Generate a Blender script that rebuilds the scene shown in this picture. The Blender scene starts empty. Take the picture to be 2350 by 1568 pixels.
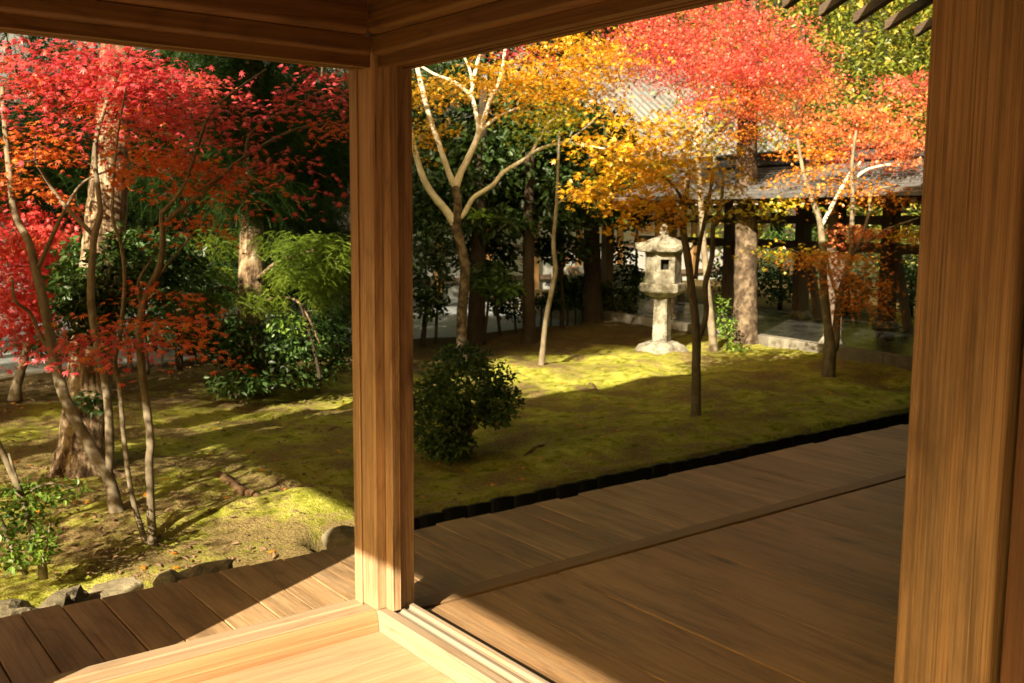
import bpy, bmesh, math, random
import numpy as np
from mathutils import Vector, Matrix

rad = math.radians
RNG = np.random.default_rng(11)
random.seed(5)
scene = bpy.context.scene
COL = scene.collection

# ------------------------------------------------------------------ camera
CAM = np.array([0.0, 0.0, 1.83])
IW, IH, FOC = 2350.0, 1568.0, 2285.0
_yaw, _pit, _rho = rad(52.5), rad(-7.1), 0.0074
FWD = np.array([math.cos(_yaw) * math.cos(_pit), math.sin(_yaw) * math.cos(_pit), math.sin(_pit)])
_r = np.array([math.sin(_yaw), -math.cos(_yaw), 0.0])
_u = np.cross(_r, FWD)
RGT = _r * math.cos(_rho) + _u * math.sin(_rho)
UPV = -_r * math.sin(_rho) + _u * math.cos(_rho)
cd = bpy.data.cameras.new("camera")
cam = bpy.data.objects.new("camera", cd)
COL.objects.link(cam)
cd.sensor_width = 36.0
cd.lens = FOC / IW * 36.0
cd.clip_start, cd.clip_end = 0.05, 500.0
cam.matrix_world = Matrix(((RGT[0], UPV[0], -FWD[0], CAM[0]), (RGT[1], UPV[1], -FWD[1], CAM[1]),
                           (RGT[2], UPV[2], -FWD[2], CAM[2]), (0, 0, 0, 1)))
cd.dof.use_dof = True
cd.dof.focus_distance = 2.5
cd.dof.aperture_fstop = 10.0
scene.camera = cam

# ------------------------------------------------------------------ world, sun, exposure
SUN_EL = rad(30.0)
SUN_H = np.array([0.9, 0.435])
SUN_H = SUN_H / np.linalg.norm(SUN_H)
w = bpy.data.worlds.new("World")
scene.world = w
w.use_nodes = True
nt = w.node_tree
nt.nodes.clear()
sky = nt.nodes.new("ShaderNodeTexSky")
sky.sky_type = 'NISHITA'
sky.sun_disc = False
sky.sun_elevation = SUN_EL
sky.sun_rotation = math.atan2(-SUN_H[0], -SUN_H[1])
sky.air_density, sky.dust_density, sky.ozone_density = 1.0, 2.5, 0.6
tint = nt.nodes.new("ShaderNodeMix")
tint.data_type = 'RGBA'
tint.blend_type = 'MULTIPLY'
tint.inputs[0].default_value = 1.0
tint.inputs[7].default_value = (1.0, 0.81, 0.345, 1)      # warm white balance of the photograph
bg = nt.nodes.new("ShaderNodeBackground")
bg.inputs[1].default_value = 0.118
wo = nt.nodes.new("ShaderNodeOutputWorld")
nt.links.new(sky.outputs[0], tint.inputs[6])
nt.links.new(tint.outputs[2], bg.inputs[0])
nt.links.new(bg.outputs[0], wo.inputs[0])

sl = bpy.data.lights.new("sun", 'SUN')
sl.energy = 4.9
sl.angle = rad(0.53)
sl.color = (1.0, 0.87, 0.64)
so = bpy.data.objects.new("sun", sl)
COL.objects.link(so)
ldir = Vector((SUN_H[0] * math.cos(SUN_EL), SUN_H[1] * math.cos(SUN_EL), -math.sin(SUN_EL)))
so.rotation_euler = ldir.to_track_quat('-Z', 'Y').to_euler()
so.location = (-12, -6, 12)

vs = scene.view_settings
scene.display_settings.display_device = 'sRGB'
vs.view_transform = 'Standard'
vs.look = 'None'
vs.gamma = 1.0
vs.use_curve_mapping = False
vs.exposure = 1.87
scene.cycles.use_denoising = True
scene.cycles.max_bounces = 8
scene.cycles.diffuse_bounces = 5
scene.cycles.transparent_max_bounces = 4
scene.cycles.caustics_reflective = False
scene.cycles.caustics_refractive = False
scene.cycles.sample_clamp_indirect = 6.0

# ------------------------------------------------------------------ placing helpers: a pixel of the 2350 px wide view to a point
def ray(x, y):
    return FWD + (x - IW / 2) / FOC * RGT + (IH / 2 - y) / FOC * UPV
def at(x, y, depth):
    return CAM + ray(x, y) * depth
def on_z(x, y, z):
    d = ray(x, y)
    return CAM + d * ((z - CAM[2]) / d[2])

# ------------------------------------------------------------------ noise
def vnoise(x, y, seed=0):
    r = np.random.default_rng(seed)
    T = r.random((64, 64))
    xi, yi = np.floor(x).astype(int), np.floor(y).astype(int)
    fx, fy = x - xi, y - yi
    fx, fy = fx * fx * (3 - 2 * fx), fy * fy * (3 - 2 * fy)
    g = lambda a, b: T[a % 64, b % 64]
    return ((g(xi, yi) * (1 - fx) + g(xi + 1, yi) * fx) * (1 - fy) + (g(xi, yi + 1) * (1 - fx) + g(xi + 1, yi + 1) * fx) * fy) * 2 - 1
def smooth(a, b, x):
    t = np.clip((x - a) / (b - a), 0, 1)
    return t * t * (3 - 2 * t)
def ground_h(x, y):
    x, y = np.asarray(x, float), np.asarray(y, float)
    h = 0.05 * vnoise(x * .55 + 3, y * .55, 1) + 0.03 * vnoise(x * 1.5, y * 1.5 + 9, 2) + 0.020 * vnoise(x * 2.7, y * 3.1, 3) + 0.030 * (.5 - np.abs(vnoise(x * 4.3 + .7, y * 5.2, 4))) * (vnoise(x * .9, y * .9 + 4, 8) > -.45) + 0.014 * (.5 - np.abs(vnoise(x * 10.3, y * 11.7, 6)))
    h = h + 0.10 * np.exp(-((x - 2.75) ** 2 / .25 + (y - 5.7) ** 2 / .12))          # hump of moss by the edging's end
    h = h + 0.05 * np.exp(-((x - 9.5) ** 2 + (y - 9.2) ** 2) / 1.2)
    h = h * smooth(5.0, 5.5, y + 3 * (x < 2.4)) + .015
    trench = (1 - smooth(5.03, 5.12, y - .0107 * (x - 2.52))) * smooth(2.35, 2.55, x)
    h = h - 0.4 * trench
    left = (1 - smooth(3.9, 4.25, y)) * (1 - smooth(2.35, 2.55, x))
    h = h - 0.25 * left
    h = h - 0.14 * smooth(12.55, 12.95, y) + .05 * smooth(9.9, 10.9, x - .15 * (y - 7))
    return h

# ------------------------------------------------------------------ object helpers
def props(o, label=None, category=None, group=None, kind=None):
    if label: o["label"] = label
    if category: o["category"] = category
    if group: o["group"] = group
    if kind: o["kind"] = kind
    return o
def link(name, me, mat, parent=None, loc=None):
    o = bpy.data.objects.new(name, me)
    COL.objects.link(o)
    if mat is not None and not me.materials:
        me.materials.append(mat)
    if parent is not None:
        o.parent = parent
    if loc is not None:
        o.location = loc
    return o
def empty(name, loc, label=None, category=None, group=None, kind=None):
    o = bpy.data.objects.new(name, None)
    COL.objects.link(o)
    o.location = Vector([float(v) for v in loc])
    o.empty_display_size = .1
    return props(o, label, category, group, kind)
def base_of(parent):
    return np.array(parent.location) if parent is not None else np.zeros(3)
def mesh_np(name, verts, loops, starts, totals, smooth_=False):
    me = bpy.data.meshes.new(name)
    me.vertices.add(len(verts))
    me.vertices.foreach_set("co", np.asarray(verts, np.float32).ravel())
    me.loops.add(len(loops))
    me.loops.foreach_set("vertex_index", np.asarray(loops, np.int32))
    me.polygons.add(len(starts))
    me.polygons.foreach_set("loop_start", np.asarray(starts, np.int32))
    me.polygons.foreach_set("loop_total", np.asarray(totals, np.int32))
    me.polygons.foreach_set("use_smooth", np.full(len(starts), bool(smooth_)))
    me.update(calc_edges=True)
    me.validate()
    return me
class MB:
    """collects polygons and links them as one mesh object"""
    def __init__(s):
        s.v, s.f, s.n = [], [], 0
    def add(s, v, f):
        v = np.asarray(v, float)
        s.v.append(v)
        s.f.extend([tuple(i + s.n for i in p) for p in f])
        s.n += len(v)
        return s
    def box(s, a, b):
        (x0, y0, z0), (x1, y1, z1) = a, b
        return s.add([(x0, y0, z0), (x1, y0, z0), (x1, y1, z0), (x0, y1, z0), (x0, y0, z1), (x1, y0, z1), (x1, y1, z1), (x0, y1, z1)],
                     [(0, 3, 2, 1), (4, 5, 6, 7), (0, 1, 5, 4), (1, 2, 6, 5), (2, 3, 7, 6), (3, 0, 4, 7)])
    def mesh(s, name, base=None, smooth_=False):
        v = np.concatenate(s.v) - (base if base is not None else 0)
        loops = np.concatenate([np.array(p) for p in s.f])
        tot = np.array([len(p) for p in s.f])
        st = np.concatenate([[0], np.cumsum(tot)[:-1]])
        return mesh_np(name, v, loops, st, tot, smooth_)
    def obj(s, name, mat, parent=None, smooth_=False, bevel=0.0, kind=None):
        base = base_of(parent)
        if parent is not None and parent.parent is not None:
            base = base + base_of(parent.parent)
        me = s.mesh(name, base, smooth_)
        if bevel:
            bm = bmesh.new()
            bm.from_mesh(me)
            bmesh.ops.bevel(bm, geom=list(bm.edges), offset=bevel, segments=1, affect='EDGES', clamp_overlap=True)
            for f_ in bm.faces: f_.smooth = False
            bm.to_mesh(me)
            bm.free()
        o = link(name, me, mat, parent)
        if kind: o["kind"] = kind
        return o
def box(name, a, b, mat, parent=None, bevel=0.0):
    return MB().box(a, b).obj(name, mat, parent, bevel=bevel)
def extrude(prof, axis, a, b):
    """a closed profile (counter-clockwise seen from +axis) run along x or y"""
    n = len(prof)
    if axis == 'x':
        v = [(a, p, q) for p, q in prof] + [(b, p, q) for p, q in prof]
    elif axis == 'y':
        v = [(p, a, q) for p, q in prof] + [(p, b, q) for p, q in prof]
    else:
        v = [(p, q, a) for p, q in prof] + [(p, q, b) for p, q in prof]
    f = [tuple(range(n))[::-1], tuple(range(n, 2 * n))] + [(i, (i + 1) % n, n + (i + 1) % n, n + i) for i in range(n)]
    m = MB()
    m.add(v, f)
    return m
def fix_normals(o):
    bm = bmesh.new()
    bm.from_mesh(o.data)
    bmesh.ops.recalc_face_normals(bm, faces=bm.faces)
    bm.to_mesh(o.data)
    bm.free()
    return o
def spline(P, R, k=5):
    P, R = np.asarray(P, float), np.asarray(R, float)
    Q = np.vstack([2 * P[0] - P[1], P, 2 * P[-1] - P[-2]])
    out, rr = [], []
    for i in range(1, len(Q) - 2):
        for t in np.linspace(0, 1, k, endpoint=False):
            a, b, c, d = Q[i - 1], Q[i], Q[i + 1], Q[i + 2]
            out.append(.5 * (2 * b + (c - a) * t + (2 * a - 5 * b + 4 * c - d) * t * t + (3 * b - a - 3 * c + d) * t ** 3))
            rr.append(R[i - 1] * (1 - t) + R[min(i, len(R) - 1)] * t)
    out.append(P[-1]); rr.append(R[-1])
    return np.array(out), np.array(rr)
def tube(mb, P, R, n=8, rough=0.0, flare=None):
    P, R = np.asarray(P, float), np.asarray(R, float)
    T = np.gradient(P, axis=0)
    T /= np.linalg.norm(T, axis=1)[:, None] + 1e-9
    ref = np.array([.31, .95, .05]) if abs(T[0][2]) > .7 else np.array([0, 0, 1.0])
    vs_, m = [], len(P)
    for i in range(m):
        a = np.cross(T[i], ref); a /= np.linalg.norm(a) + 1e-9
        b = np.cross(T[i], a)
        ang = np.linspace(0, 2 * math.pi, n, endpoint=False)
        k = 1 + rough * (RNG.random(n) - .5) * 2 + rough * .8 * np.sin(ang * 3 + i * .3)
        vs_.append(P[i] + (R[i] * k * np.cos(ang))[:, None] * a + (R[i] * k * np.sin(ang))[:, None] * b)
    f = [(i * n + j, i * n + (j + 1) % n, (i + 1) * n + (j + 1) % n, (i + 1) * n + j) for i in range(m - 1) for j in range(n)]
    f += [tuple(range(n))[::-1], tuple((m - 1) * n + j for j in range(n))]
    mb.add(np.concatenate(vs_), f)
    return mb

# ------------------------------------------------------------------ materials
def new_mat(name):
    m = bpy.data.materials.new(name)
    m.use_nodes = True
    t = m.node_tree
    b = t.nodes["Principled BSDF"]
    b.inputs["Specular IOR Level"].default_value = .35
    return m, t, b
def N(t, kind, **kw):
    n = t.nodes.new(kind)
    for k, v in kw.items():
        setattr(n, k, v)
    return n
def mixc(t, fac, a, b, blend='MIX'):
    n = N(t, "ShaderNodeMix", data_type='RGBA', blend_type=blend)
    for sock, val in ((n.inputs[0], fac), (n.inputs[6], a), (n.inputs[7], b)):
        if hasattr(val, "is_output"):
            t.links.new(val, sock)
        else:
            sock.default_value = val if not isinstance(val, tuple) else (*val, 1)
    return n.outputs[2]
def ramp(t, src, stops):
    n = N(t, "ShaderNodeValToRGB")
    e = n.color_ramp.elements
    while len(e) < len(stops):
        e.new(.5)
    for el, (p, c) in zip(e, stops):
        el.position = p
        el.color = (*c, 1) if isinstance(c, tuple) else (c, c, c, 1)
    t.links.new(src, n.inputs[0])
    return n.outputs[0]
def noise(t, vec, scale, detail=4, rough=.55, dist=0):
    n = N(t, "ShaderNodeTexNoise")
    n.inputs["Scale"].default_value = scale
    n.inputs["Detail"].default_value = detail
    n.inputs["Roughness"].default_value = rough
    n.inputs["Distortion"].default_value = dist
    t.links.new(vec, n.inputs["Vector"])
    return n.outputs["Fac"]
def math_(t, op, a, b=None, c=None):
    n = N(t, "ShaderNodeMath", operation=op)
    for s, v in zip(n.inputs, (a, b, c)):
        if v is None: continue
        if hasattr(v, "is_output"): t.links.new(v, s)
        else: s.default_value = v
    return n.outputs[0]
def bump(t, b, h, strength=.2, dist=.01):
    n = N(t, "ShaderNodeBump")
    n.inputs["Strength"].default_value = strength
    n.inputs["Distance"].default_value = dist
    t.links.new(h, n.inputs["Height"])
    t.links.new(n.outputs[0], b.inputs["Normal"])

def wood(name, axis, dark, light, grey=None, greyamt=.4, rough=.55, fine=34, rings=13, bumpy=.25, var=.16, knots=True, cracks=0.0, lines=.12):
    m, t, b = new_mat(name)
    tc = N(t, "ShaderNodeTexCoord")
    oi = N(t, "ShaderNodeObjectInfo")
    off = N(t, "ShaderNodeVectorMath", operation='MULTIPLY_ADD')
    cx = N(t, "ShaderNodeCombineXYZ")
    for k in range(3):
        t.links.new(oi.outputs["Random"], cx.inputs[k])
    off.inputs[1].default_value = (37.3, 21.7, 53.1)
    t.links.new(cx.outputs[0], off.inputs[0])
    t.links.new(tc.outputs["Object"], off.inputs[2])
    def stretch(along, cross):
        mp = N(t, "ShaderNodeMapping")
        mp.inputs["Scale"].default_value = [along if a == axis else cross for a in 'xyz']
        t.links.new(off.outputs[0], mp.inputs["Vector"])
        return mp.outputs[0]
    s1 = noise(t, stretch(1.3, fine * 3), 1.0, 5, .62)
    s2 = noise(t, stretch(3.0, fine * 9), 1.0, 3, .7)
    lo = noise(t, stretch(.55, 5.0), 1.0, 2, .5, .3)
    ring = math_(t, 'ABSOLUTE', math_(t, 'SINE', math_(t, 'MULTIPLY', lo, rings * 3.14)))
    ringl = ramp(t, ring, [(0.0, 0.25), (.4, .8), (1.0, 1.0)])
    fac = math_(t, 'ADD', math_(t, 'MULTIPLY', s1, .74), math_(t, 'MULTIPLY_ADD', s2, lines, math_(t, 'MULTIPLY_ADD', ringl, .24, -.5 * lines)))
    fac = ramp(t, fac, [(.40, 0.0), (.74, 1.0)])
    col = mixc(t, fac, dark, light)
    pores = ramp(t, s2, [(.30, .5), (.46, 1.0)])
    col = mixc(t, .55, col, pores, 'MULTIPLY')
    if grey:
        g = ramp(t, noise(t, stretch(1.0, 16.0), 1.0, 6, .65), [(.42, 0.0), (.66, 1.0)])
        col = mixc(t, math_(t, 'MULTIPLY', g, greyamt), col, grey)
    if knots:
        vo = N(t, "ShaderNodeTexVoronoi")
        vo.inputs["Scale"].default_value = 1.0
        t.links.new(stretch(1.3, 4.0), vo.inputs["Vector"])
        kn = ramp(t, vo.outputs["Distance"], [(.045, .3), (.12, 1.0)])
        col = mixc(t, .8, col, kn, 'MULTIPLY')
    if cracks:
        ck = noise(t, stretch(1.1, 55), 1.0, 2, .4, .2)
        ckm = ramp(t, ck, [(.265, .12), (.30, 1.0)])
        col = mixc(t, cracks, col, ckm, 'MULTIPLY')
        st_ = ramp(t, noise(t, stretch(1.6, 11), 1.0, 6, .7), [(.36, .42), (.55, 1.0)])
        col = mixc(t, .75, col, st_, 'MULTIPLY')
    if lines > .2:
        ln = noise(t, stretch(.8, 250), 1.0, 2, .5)
        col = mixc(t, lines, col, ramp(t, ln, [(.50, 1.0), (.58, .52)]), 'MULTIPLY')
    hs = N(t, "ShaderNodeHueSaturation")
    t.links.new(math_(t, 'MULTIPLY_ADD', oi.outputs["Random"], var * 2, 1 - var), hs.inputs["Value"])
    t.links.new(col, hs.inputs["Color"])
    t.links.new(hs.outputs[0], b.inputs["Base Color"])
    t.links.new(math_(t, 'MULTIPLY_ADD', s1, .25, rough - .12), b.inputs["Roughness"])
    bump(t, b, math_(t, 'ADD', s1, math_(t, 'MULTIPLY', s2, .5)), bumpy, .004)
    return m
def stone(name, stops, scale=6, rough=.85, bumpy=.4, dist=.02, spec=None, var=0.0):
    m, t, b = new_mat(name)
    tc = N(t, "ShaderNodeTexCoord")
    n1 = noise(t, tc.outputs["Object"], scale, 7, .65)
    n2 = noise(t, tc.outputs["Object"], scale * 5.3, 4, .7)
    f = math_(t, 'ADD', math_(t, 'MULTIPLY', n1, .7), math_(t, 'MULTIPLY', n2, .3))
    col = ramp(t, f, stops)
    if var:
        oi = N(t, "ShaderNodeObjectInfo")
        hs = N(t, "ShaderNodeHueSaturation")
        t.links.new(math_(t, 'MULTIPLY_ADD', oi.outputs["Random"], var * 2, 1 - var), hs.inputs["Value"])
        t.links.new(col, hs.inputs["Color"])
        col = hs.outputs[0]
    t.links.new(col, b.inputs["Base Color"])
    b.inputs["Roughness"].default_value = rough
    bump(t, b, f, bumpy, dist)
    return m
def bark(name, stops, vscale=6.0, cross=34.0, bumpy=1.0, dist=.03):
    m, t, b = new_mat(name)
    tc = N(t, "ShaderNodeTexCoord")
    mp = N(t, "ShaderNodeMapping")
    mp.inputs["Scale"].default_value = (cross, cross, vscale)
    t.links.new(tc.outputs["Object"], mp.inputs["Vector"])
    n1 = noise(t, mp.outputs[0], 1.0, 7, .7, .4)
    n2 = noise(t, tc.outputs["Object"], 6.0, 6, .68)
    f = math_(t, 'ADD', math_(t, 'MULTIPLY', n1, .55), math_(t, 'MULTIPLY', n2, .45))
    t.links.new(ramp(t, f, stops), b.inputs["Base Color"])
    b.inputs["Roughness"].default_value = .9
    b.inputs["Specular IOR Level"].default_value = .15
    bump(t, b, n1, bumpy, dist)
    return m
def leaf_mat(name, stops, trans=.45, gloss=.06, rough=.4):
    m = bpy.data.materials.new(name)
    m.use_nodes = True
    t = m.node_tree
    t.nodes.clear()
    g = N(t, "ShaderNodeNewGeometry")
    tc = N(t, "ShaderNodeTexCoord")
    nz = noise(t, tc.outputs["Object"], 1.6, 3, .6)
    fac = math_(t, 'ADD', math_(t, 'MULTIPLY', g.outputs["Random Per Island"], .55), math_(t, 'MULTIPLY_ADD', nz, 1.1, -.32))
    c = ramp(t, fac, stops)
    d = N(t, "ShaderNodeBsdfDiffuse")
    tr = N(t, "ShaderNodeBsdfTranslucent")
    gl = N(t, "ShaderNodeBsdfGlossy")
    gl.inputs["Roughness"].default_value = rough
    m1, m2 = N(t, "ShaderNodeMixShader"), N(t, "ShaderNodeMixShader")
    t.links.new(c, d.inputs[0]); t.links.new(c, tr.inputs[0])
    m1.inputs[0].default_value = trans
    m2.inputs[0].default_value = gloss
    t.links.new(d.outputs[0], m1.inputs[1]); t.links.new(tr.outputs[0], m1.inputs[2])
    t.links.new(m1.outputs[0], m2.inputs[1]); t.links.new(gl.outputs[0], m2.inputs[2])
    o = N(t, "ShaderNodeOutputMaterial")
    t.links.new(m2.outputs[0], o.inputs[0])
    return m

POSTD, POSTL, POSTG = (.36, .215, .107), (.58, .375, .205), (.40, .29, .18)
M = {
 'floor': wood("floor board wood", 'x', (0.35, 0.2, 0.105), (0.47, 0.285, 0.165), (0.4, 0.27, 0.165), .35, .5, fine=20, rings=9, bumpy=.2, var=.1),
 'deck': wood("deck plank wood", 'y', (0.257, 0.153, 0.0735), (0.41, 0.259, 0.134), (0.353, 0.248, 0.147), .5, .42, fine=26, rings=12, bumpy=.4, var=.2, cracks=.35),
 'deck_wide': wood("wide deck board wood", 'y', (0.266, 0.145, 0.063), (0.413, 0.237, 0.11), (0.342, 0.226, 0.126), .45, .40, fine=30, rings=8, bumpy=.45, var=.13, cracks=.3),
 'strip': wood("deck strip wood", 'x', (0.143, 0.0788, 0.035), (0.231, 0.134, 0.062), (0.187, 0.126, 0.07), .35, .5, fine=30, var=.08),
 'sill_x': wood("sill wood along x", 'x', (0.28, 0.175, 0.098), (0.42, 0.29, 0.175), (0.26, 0.225, 0.17), .7, .55, fine=30, rings=14, bumpy=.4, var=.05, knots=False),
 'edge_strip': wood("orange sill edge wood", 'x', (0.27, 0.14, 0.06), (0.41, 0.235, 0.115), None, 0, .5, fine=30, rings=8, bumpy=.3, var=.04, knots=False),
 'sill_y': wood("sill wood along y", 'y', (0.28, 0.185, 0.11), (0.42, 0.305, 0.195), (0.25, 0.22, 0.17), .9, .55, fine=30, rings=12, bumpy=.4, var=.05, knots=False),
 'post': wood("post wood", 'z', POSTD, POSTL, POSTG, .5, .55, fine=40, rings=17, bumpy=.5, var=.05, cracks=.8, lines=.45),
 'post2': wood("near post wood", 'z', (0.29, 0.172, 0.074), (0.53, 0.342, 0.168), (0.37, 0.265, 0.15), .6, .6, fine=50, rings=5, bumpy=.8, var=.03, knots=False, cracks=.6, lines=.5),
 'beam_x': wood("beam wood along x", 'x', (0.101, 0.045, 0.0131), (0.203, 0.101, 0.0316), (0.135, 0.0835, 0.0351), .4, .5, fine=30, rings=15, bumpy=.3, var=.08),
 'beam_y': wood("beam wood along y", 'y', (0.101, 0.045, 0.0131), (0.203, 0.101, 0.0316), (0.135, 0.0835, 0.0351), .4, .5, fine=30, rings=15, bumpy=.3, var=.08),
 'door': wood("old door wood", 'z', (0.08905, 0.04028, 0.01586), (0.188, 0.09254, 0.03782), (0.1286, 0.08165, 0.04392), .5, .65, fine=45, rings=10, bumpy=.7, var=.08),
 'rafter': wood("rafter wood", 'y', (0.04947, 0.03048, 0.0183), (0.09894, 0.06314, 0.0366), (0.06926, 0.05443, 0.0427), .4, .6, var=.1),
 'gallery': wood("gallery timber", 'z', (0.1088, 0.07077, 0.04636), (0.1979, 0.1361, 0.09516), (0.1682, 0.1415, 0.122), .5, .7, var=.12),
 'gallery_y': wood("gallery rail timber", 'y', (0.1286, 0.0871, 0.0671), (0.2375, 0.1687, 0.1281), (0.1979, 0.1687, 0.1464), .5, .7, var=.12),
 'hallpost': wood("hall post wood", 'z', (0.1583, 0.08165, 0.0305), (0.2968, 0.1633, 0.061), None, 0, .6),
 'wallwood': wood("wall board wood", 'z', (0.1187, 0.06532, 0.0305), (0.2177, 0.1198, 0.0549), None, 0, .6),
 'tile': stone("dark tile", [(.3, (.006, .006, .006)), (.7, (.016, .0155, .015))], 9, .7, .3, .01),
 'lantern': stone("lichen granite", [(.34, (.05, .043, .03)), (.44, (.13, .115, .085)), (.53, (.255, .235, .18)), (.70, (.40, .375, .30))], 6, .95, .8, .03),
 'rock': stone("garden rock", [(.3, (.06, .05, .026)), (.5, (.165, .135, .08)), (.72, (.31, .26, .165))], 4.5, .9, .7, .04, var=.2),
 'plaster': stone("white plaster", [(.2, (.34, .335, .325)), (.8, (.46, .455, .445))], 2, .9, .1, .005),
 'kerb': stone("pale kerb stone", [(.3, (.09, .08, .06)), (.7, (.23, .205, .16))], 5, .85, .4, .01, var=.2),
 'gravel': stone("grey gravel", [(.3, (.15, .16, .17)), (.7, (.33, .345, .36))], 26, .95, .9, .02),
 'roof_pale': stone("pale roof tile", [(.3, (.10, .10, .10)), (.7, (.17, .17, .168))], 6, .55, .3, .01, var=.12),
 'shingle': stone("grey shingle", [(.3, (.055, .055, .056)), (.7, (.125, .122, .12))], 5, .75, .5, .01, var=.22),
 'ridge': stone("black ridge tile", [(.3, (.03, .03, .032)), (.7, (.075, .075, .08))], 8, .42, .2, .01),
 'bark_cedar': bark("cedar bark", [(.40, (.022, .014, .008)), (.475, (.11, .068, .037)), (.54, (.27, .19, .11)), (.64, (.50, .41, .28))]),
 'bark_pale': bark("pale maple bark", [(.28, (.24, .19, .13)), (.48, (.56, .49, .38)), (.75, (.72, .65, .53))], 5, 8, .35, .008),
 'bark_grey': bark("grey maple bark", [(.3, (.06, .045, .028)), (.5, (.17, .135, .088)), (.72, (.31, .26, .17))], 6, 14, .5, .008),
 'bark_mott': bark("mottled bark", [(.38, (.022, .015, .009)), (.48, (.065, .045, .028)), (.56, (.145, .105, .068)), (.68, (.27, .21, .145))], 9, 10, .9, .02),
 'bark_dark': bark("dark bark", [(.3, (.018, .013, .009)), (.7, (.07, .05, .032))]),
 'twig': bark("twig bark", [(.3, (.06, .04, .025)), (.7, (.20, .15, .10))]),
 'hollow_shade': stone("opening shade", [(.3, (.01, .008, .006)), (.7, (.02, .016, .012))], 6, .9, .1),
 'litter': stone("dry litter", [(.3, (.06, .035, .016)), (.6, (.2, .125, .06))], 3, .9, .2),
 'root': bark("bare root", [(.35, (.06, .033, .016)), (.6, (.19, .115, .055))], 10, 10, .7, .01),
}
R1, R2, R3 = (.30, .012, .012), (.56, .045, .055), (.66, .115, .045)
LM = {
 'red': leaf_mat("crimson maple leaf", [(.05, (.50, .022, .035)), (.35, (.66, .06, .09)), (.65, (.70, .09, .065)), (.95, (.70, .18, .045))], .5, .06, .5),
 'red_low': leaf_mat("orange red maple leaf", [(.05, (.56, .045, .022)), (.4, (.70, .12, .025)), (.75, (.72, .20, .022)), (1, (.70, .30, .028))], .5, .06, .5),
 'scarlet': leaf_mat("scarlet maple leaf", [(.05, (.56, .018, .02)), (.5, (.74, .045, .045)), (.95, (.74, .11, .06))], .5, .06, .5),
 'pinkred': leaf_mat("pink red maple leaf", [(.05, (.64, .05, .05)), (.5, (.76, .11, .10)), (.75, (.76, .20, .10)), (1, (.74, .33, .13))], .5, .06, .5),
 'orange': leaf_mat("orange maple leaf", [(.05, (.66, .26, .012)), (.45, (.76, .39, .02)), (.8, (.78, .50, .035)), (1, (.72, .57, .05))], .5),
 'amber': leaf_mat("amber maple leaf", [(.05, (.64, .27, .008)), (.45, (.76, .39, .012)), (.8, (.76, .50, .02)), (1, (.66, .58, .03))], .5),
 'yellow': leaf_mat("yellow maple leaf", [(.05, (.52, .32, .012)), (.5, (.66, .48, .02)), (1, (.46, .48, .03))], .5),
 'lime': leaf_mat("lime maple leaf", [(.05, (.22, .30, .015)), (.5, (.42, .46, .03)), (1, (.5, .34, .03))], .5),
 'peach': leaf_mat("peach orange maple leaf", [(.05, (.70, .10, .05)), (.5, (.76, .22, .08)), (1, (.72, .36, .08))], .45),
 'rust': leaf_mat("rust orange maple leaf", [(.05, (.62, .15, .012)), (.5, (.72, .26, .016)), (1, (.72, .38, .03))], .45),
 'evergreen': leaf_mat("dark evergreen leaf", [(.1, (.012, .026, .006)), (.5, (.028, .058, .010)), (.85, (.052, .088, .016)), (1, (.09, .13, .025))], .25, .03, .45),
 'shrub': leaf_mat("shrub leaf", [(.1, (.022, .05, .012)), (.5, (.05, .105, .02)), (1, (.10, .17, .028))], .3, .035, .45),
 'bushleaf': leaf_mat("bush leaf", [(.1, (.03, .06, .014)), (.5, (.07, .13, .026)), (1, (.15, .23, .04))], .3, .03, .45),
 'bright': leaf_mat("bright green leaf", [(.1, (.05, .11, .015)), (.5, (.13, .23, .025)), (1, (.30, .36, .04))], .4, .035, .45),
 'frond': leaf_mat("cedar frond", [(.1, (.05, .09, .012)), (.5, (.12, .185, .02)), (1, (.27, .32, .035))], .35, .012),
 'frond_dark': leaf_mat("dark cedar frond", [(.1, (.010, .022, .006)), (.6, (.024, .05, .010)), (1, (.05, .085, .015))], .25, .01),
 'wood_far': leaf_mat("hill foliage", [(.1, (.05, .075, .010)), (.45, (.13, .16, .018)), (.75, (.30, .27, .03)), (1, (.5, .22, .03))], .35, .03),
 'wood_dark': leaf_mat("hill conifer foliage", [(.1, (.008, .018, .005)), (.6, (.02, .04, .008)), (1, (.04, .07, .012))], .25, .03),
}
m, t, b = new_mat("moss")
tc = N(t, "ShaderNodeTexCoord")
n1 = noise(t, tc.outputs["Object"], 1.5, 6, .62, .3)
n2 = noise(t, tc.outputs["Object"], 7.0, 6, .7)
n3 = noise(t, tc.outputs["Object"], 60.0, 4, .7)
green = ramp(t, n2, [(.32, (.115, .12, .014)), (.47, (.33, .33, .045)), (.62, (.54, .52, .11))])
brown = ramp(t, n3, [(.3, (.10, .062, .03)), (.7, (.31, .205, .11))])
sep = N(t, "ShaderNodeSeparateXYZ")
t.links.new(tc.outputs["Object"], sep.inputs[0])
earth = N(t, "ShaderNodeMapRange")
earth.inputs[1].default_value, earth.inputs[2].default_value, earth.inputs[3].default_value, earth.inputs[4].default_value = 5.0, 1.5, -.012, .03
t.links.new(sep.outputs[0], earth.inputs[0])
fac = ramp(t, math_(t, 'ADD', earth.outputs[0], math_(t, 'ADD', math_(t, 'MULTIPLY', n1, .6), math_(t, 'MULTIPLY', n2, .4))), [(.455, 0.0), (.555, 1.0)])
col = mixc(t, math_(t, 'MULTIPLY', fac, .85), green, brown)
soil_shade = ramp(t, n3, [(.3, (.035, .022, .012)), (.7, (.12, .078, .042))])  # dark brown earth, its colour also deepened to pass for shade under trees
sy_ = N(t, "ShaderNodeMapRange")
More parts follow.
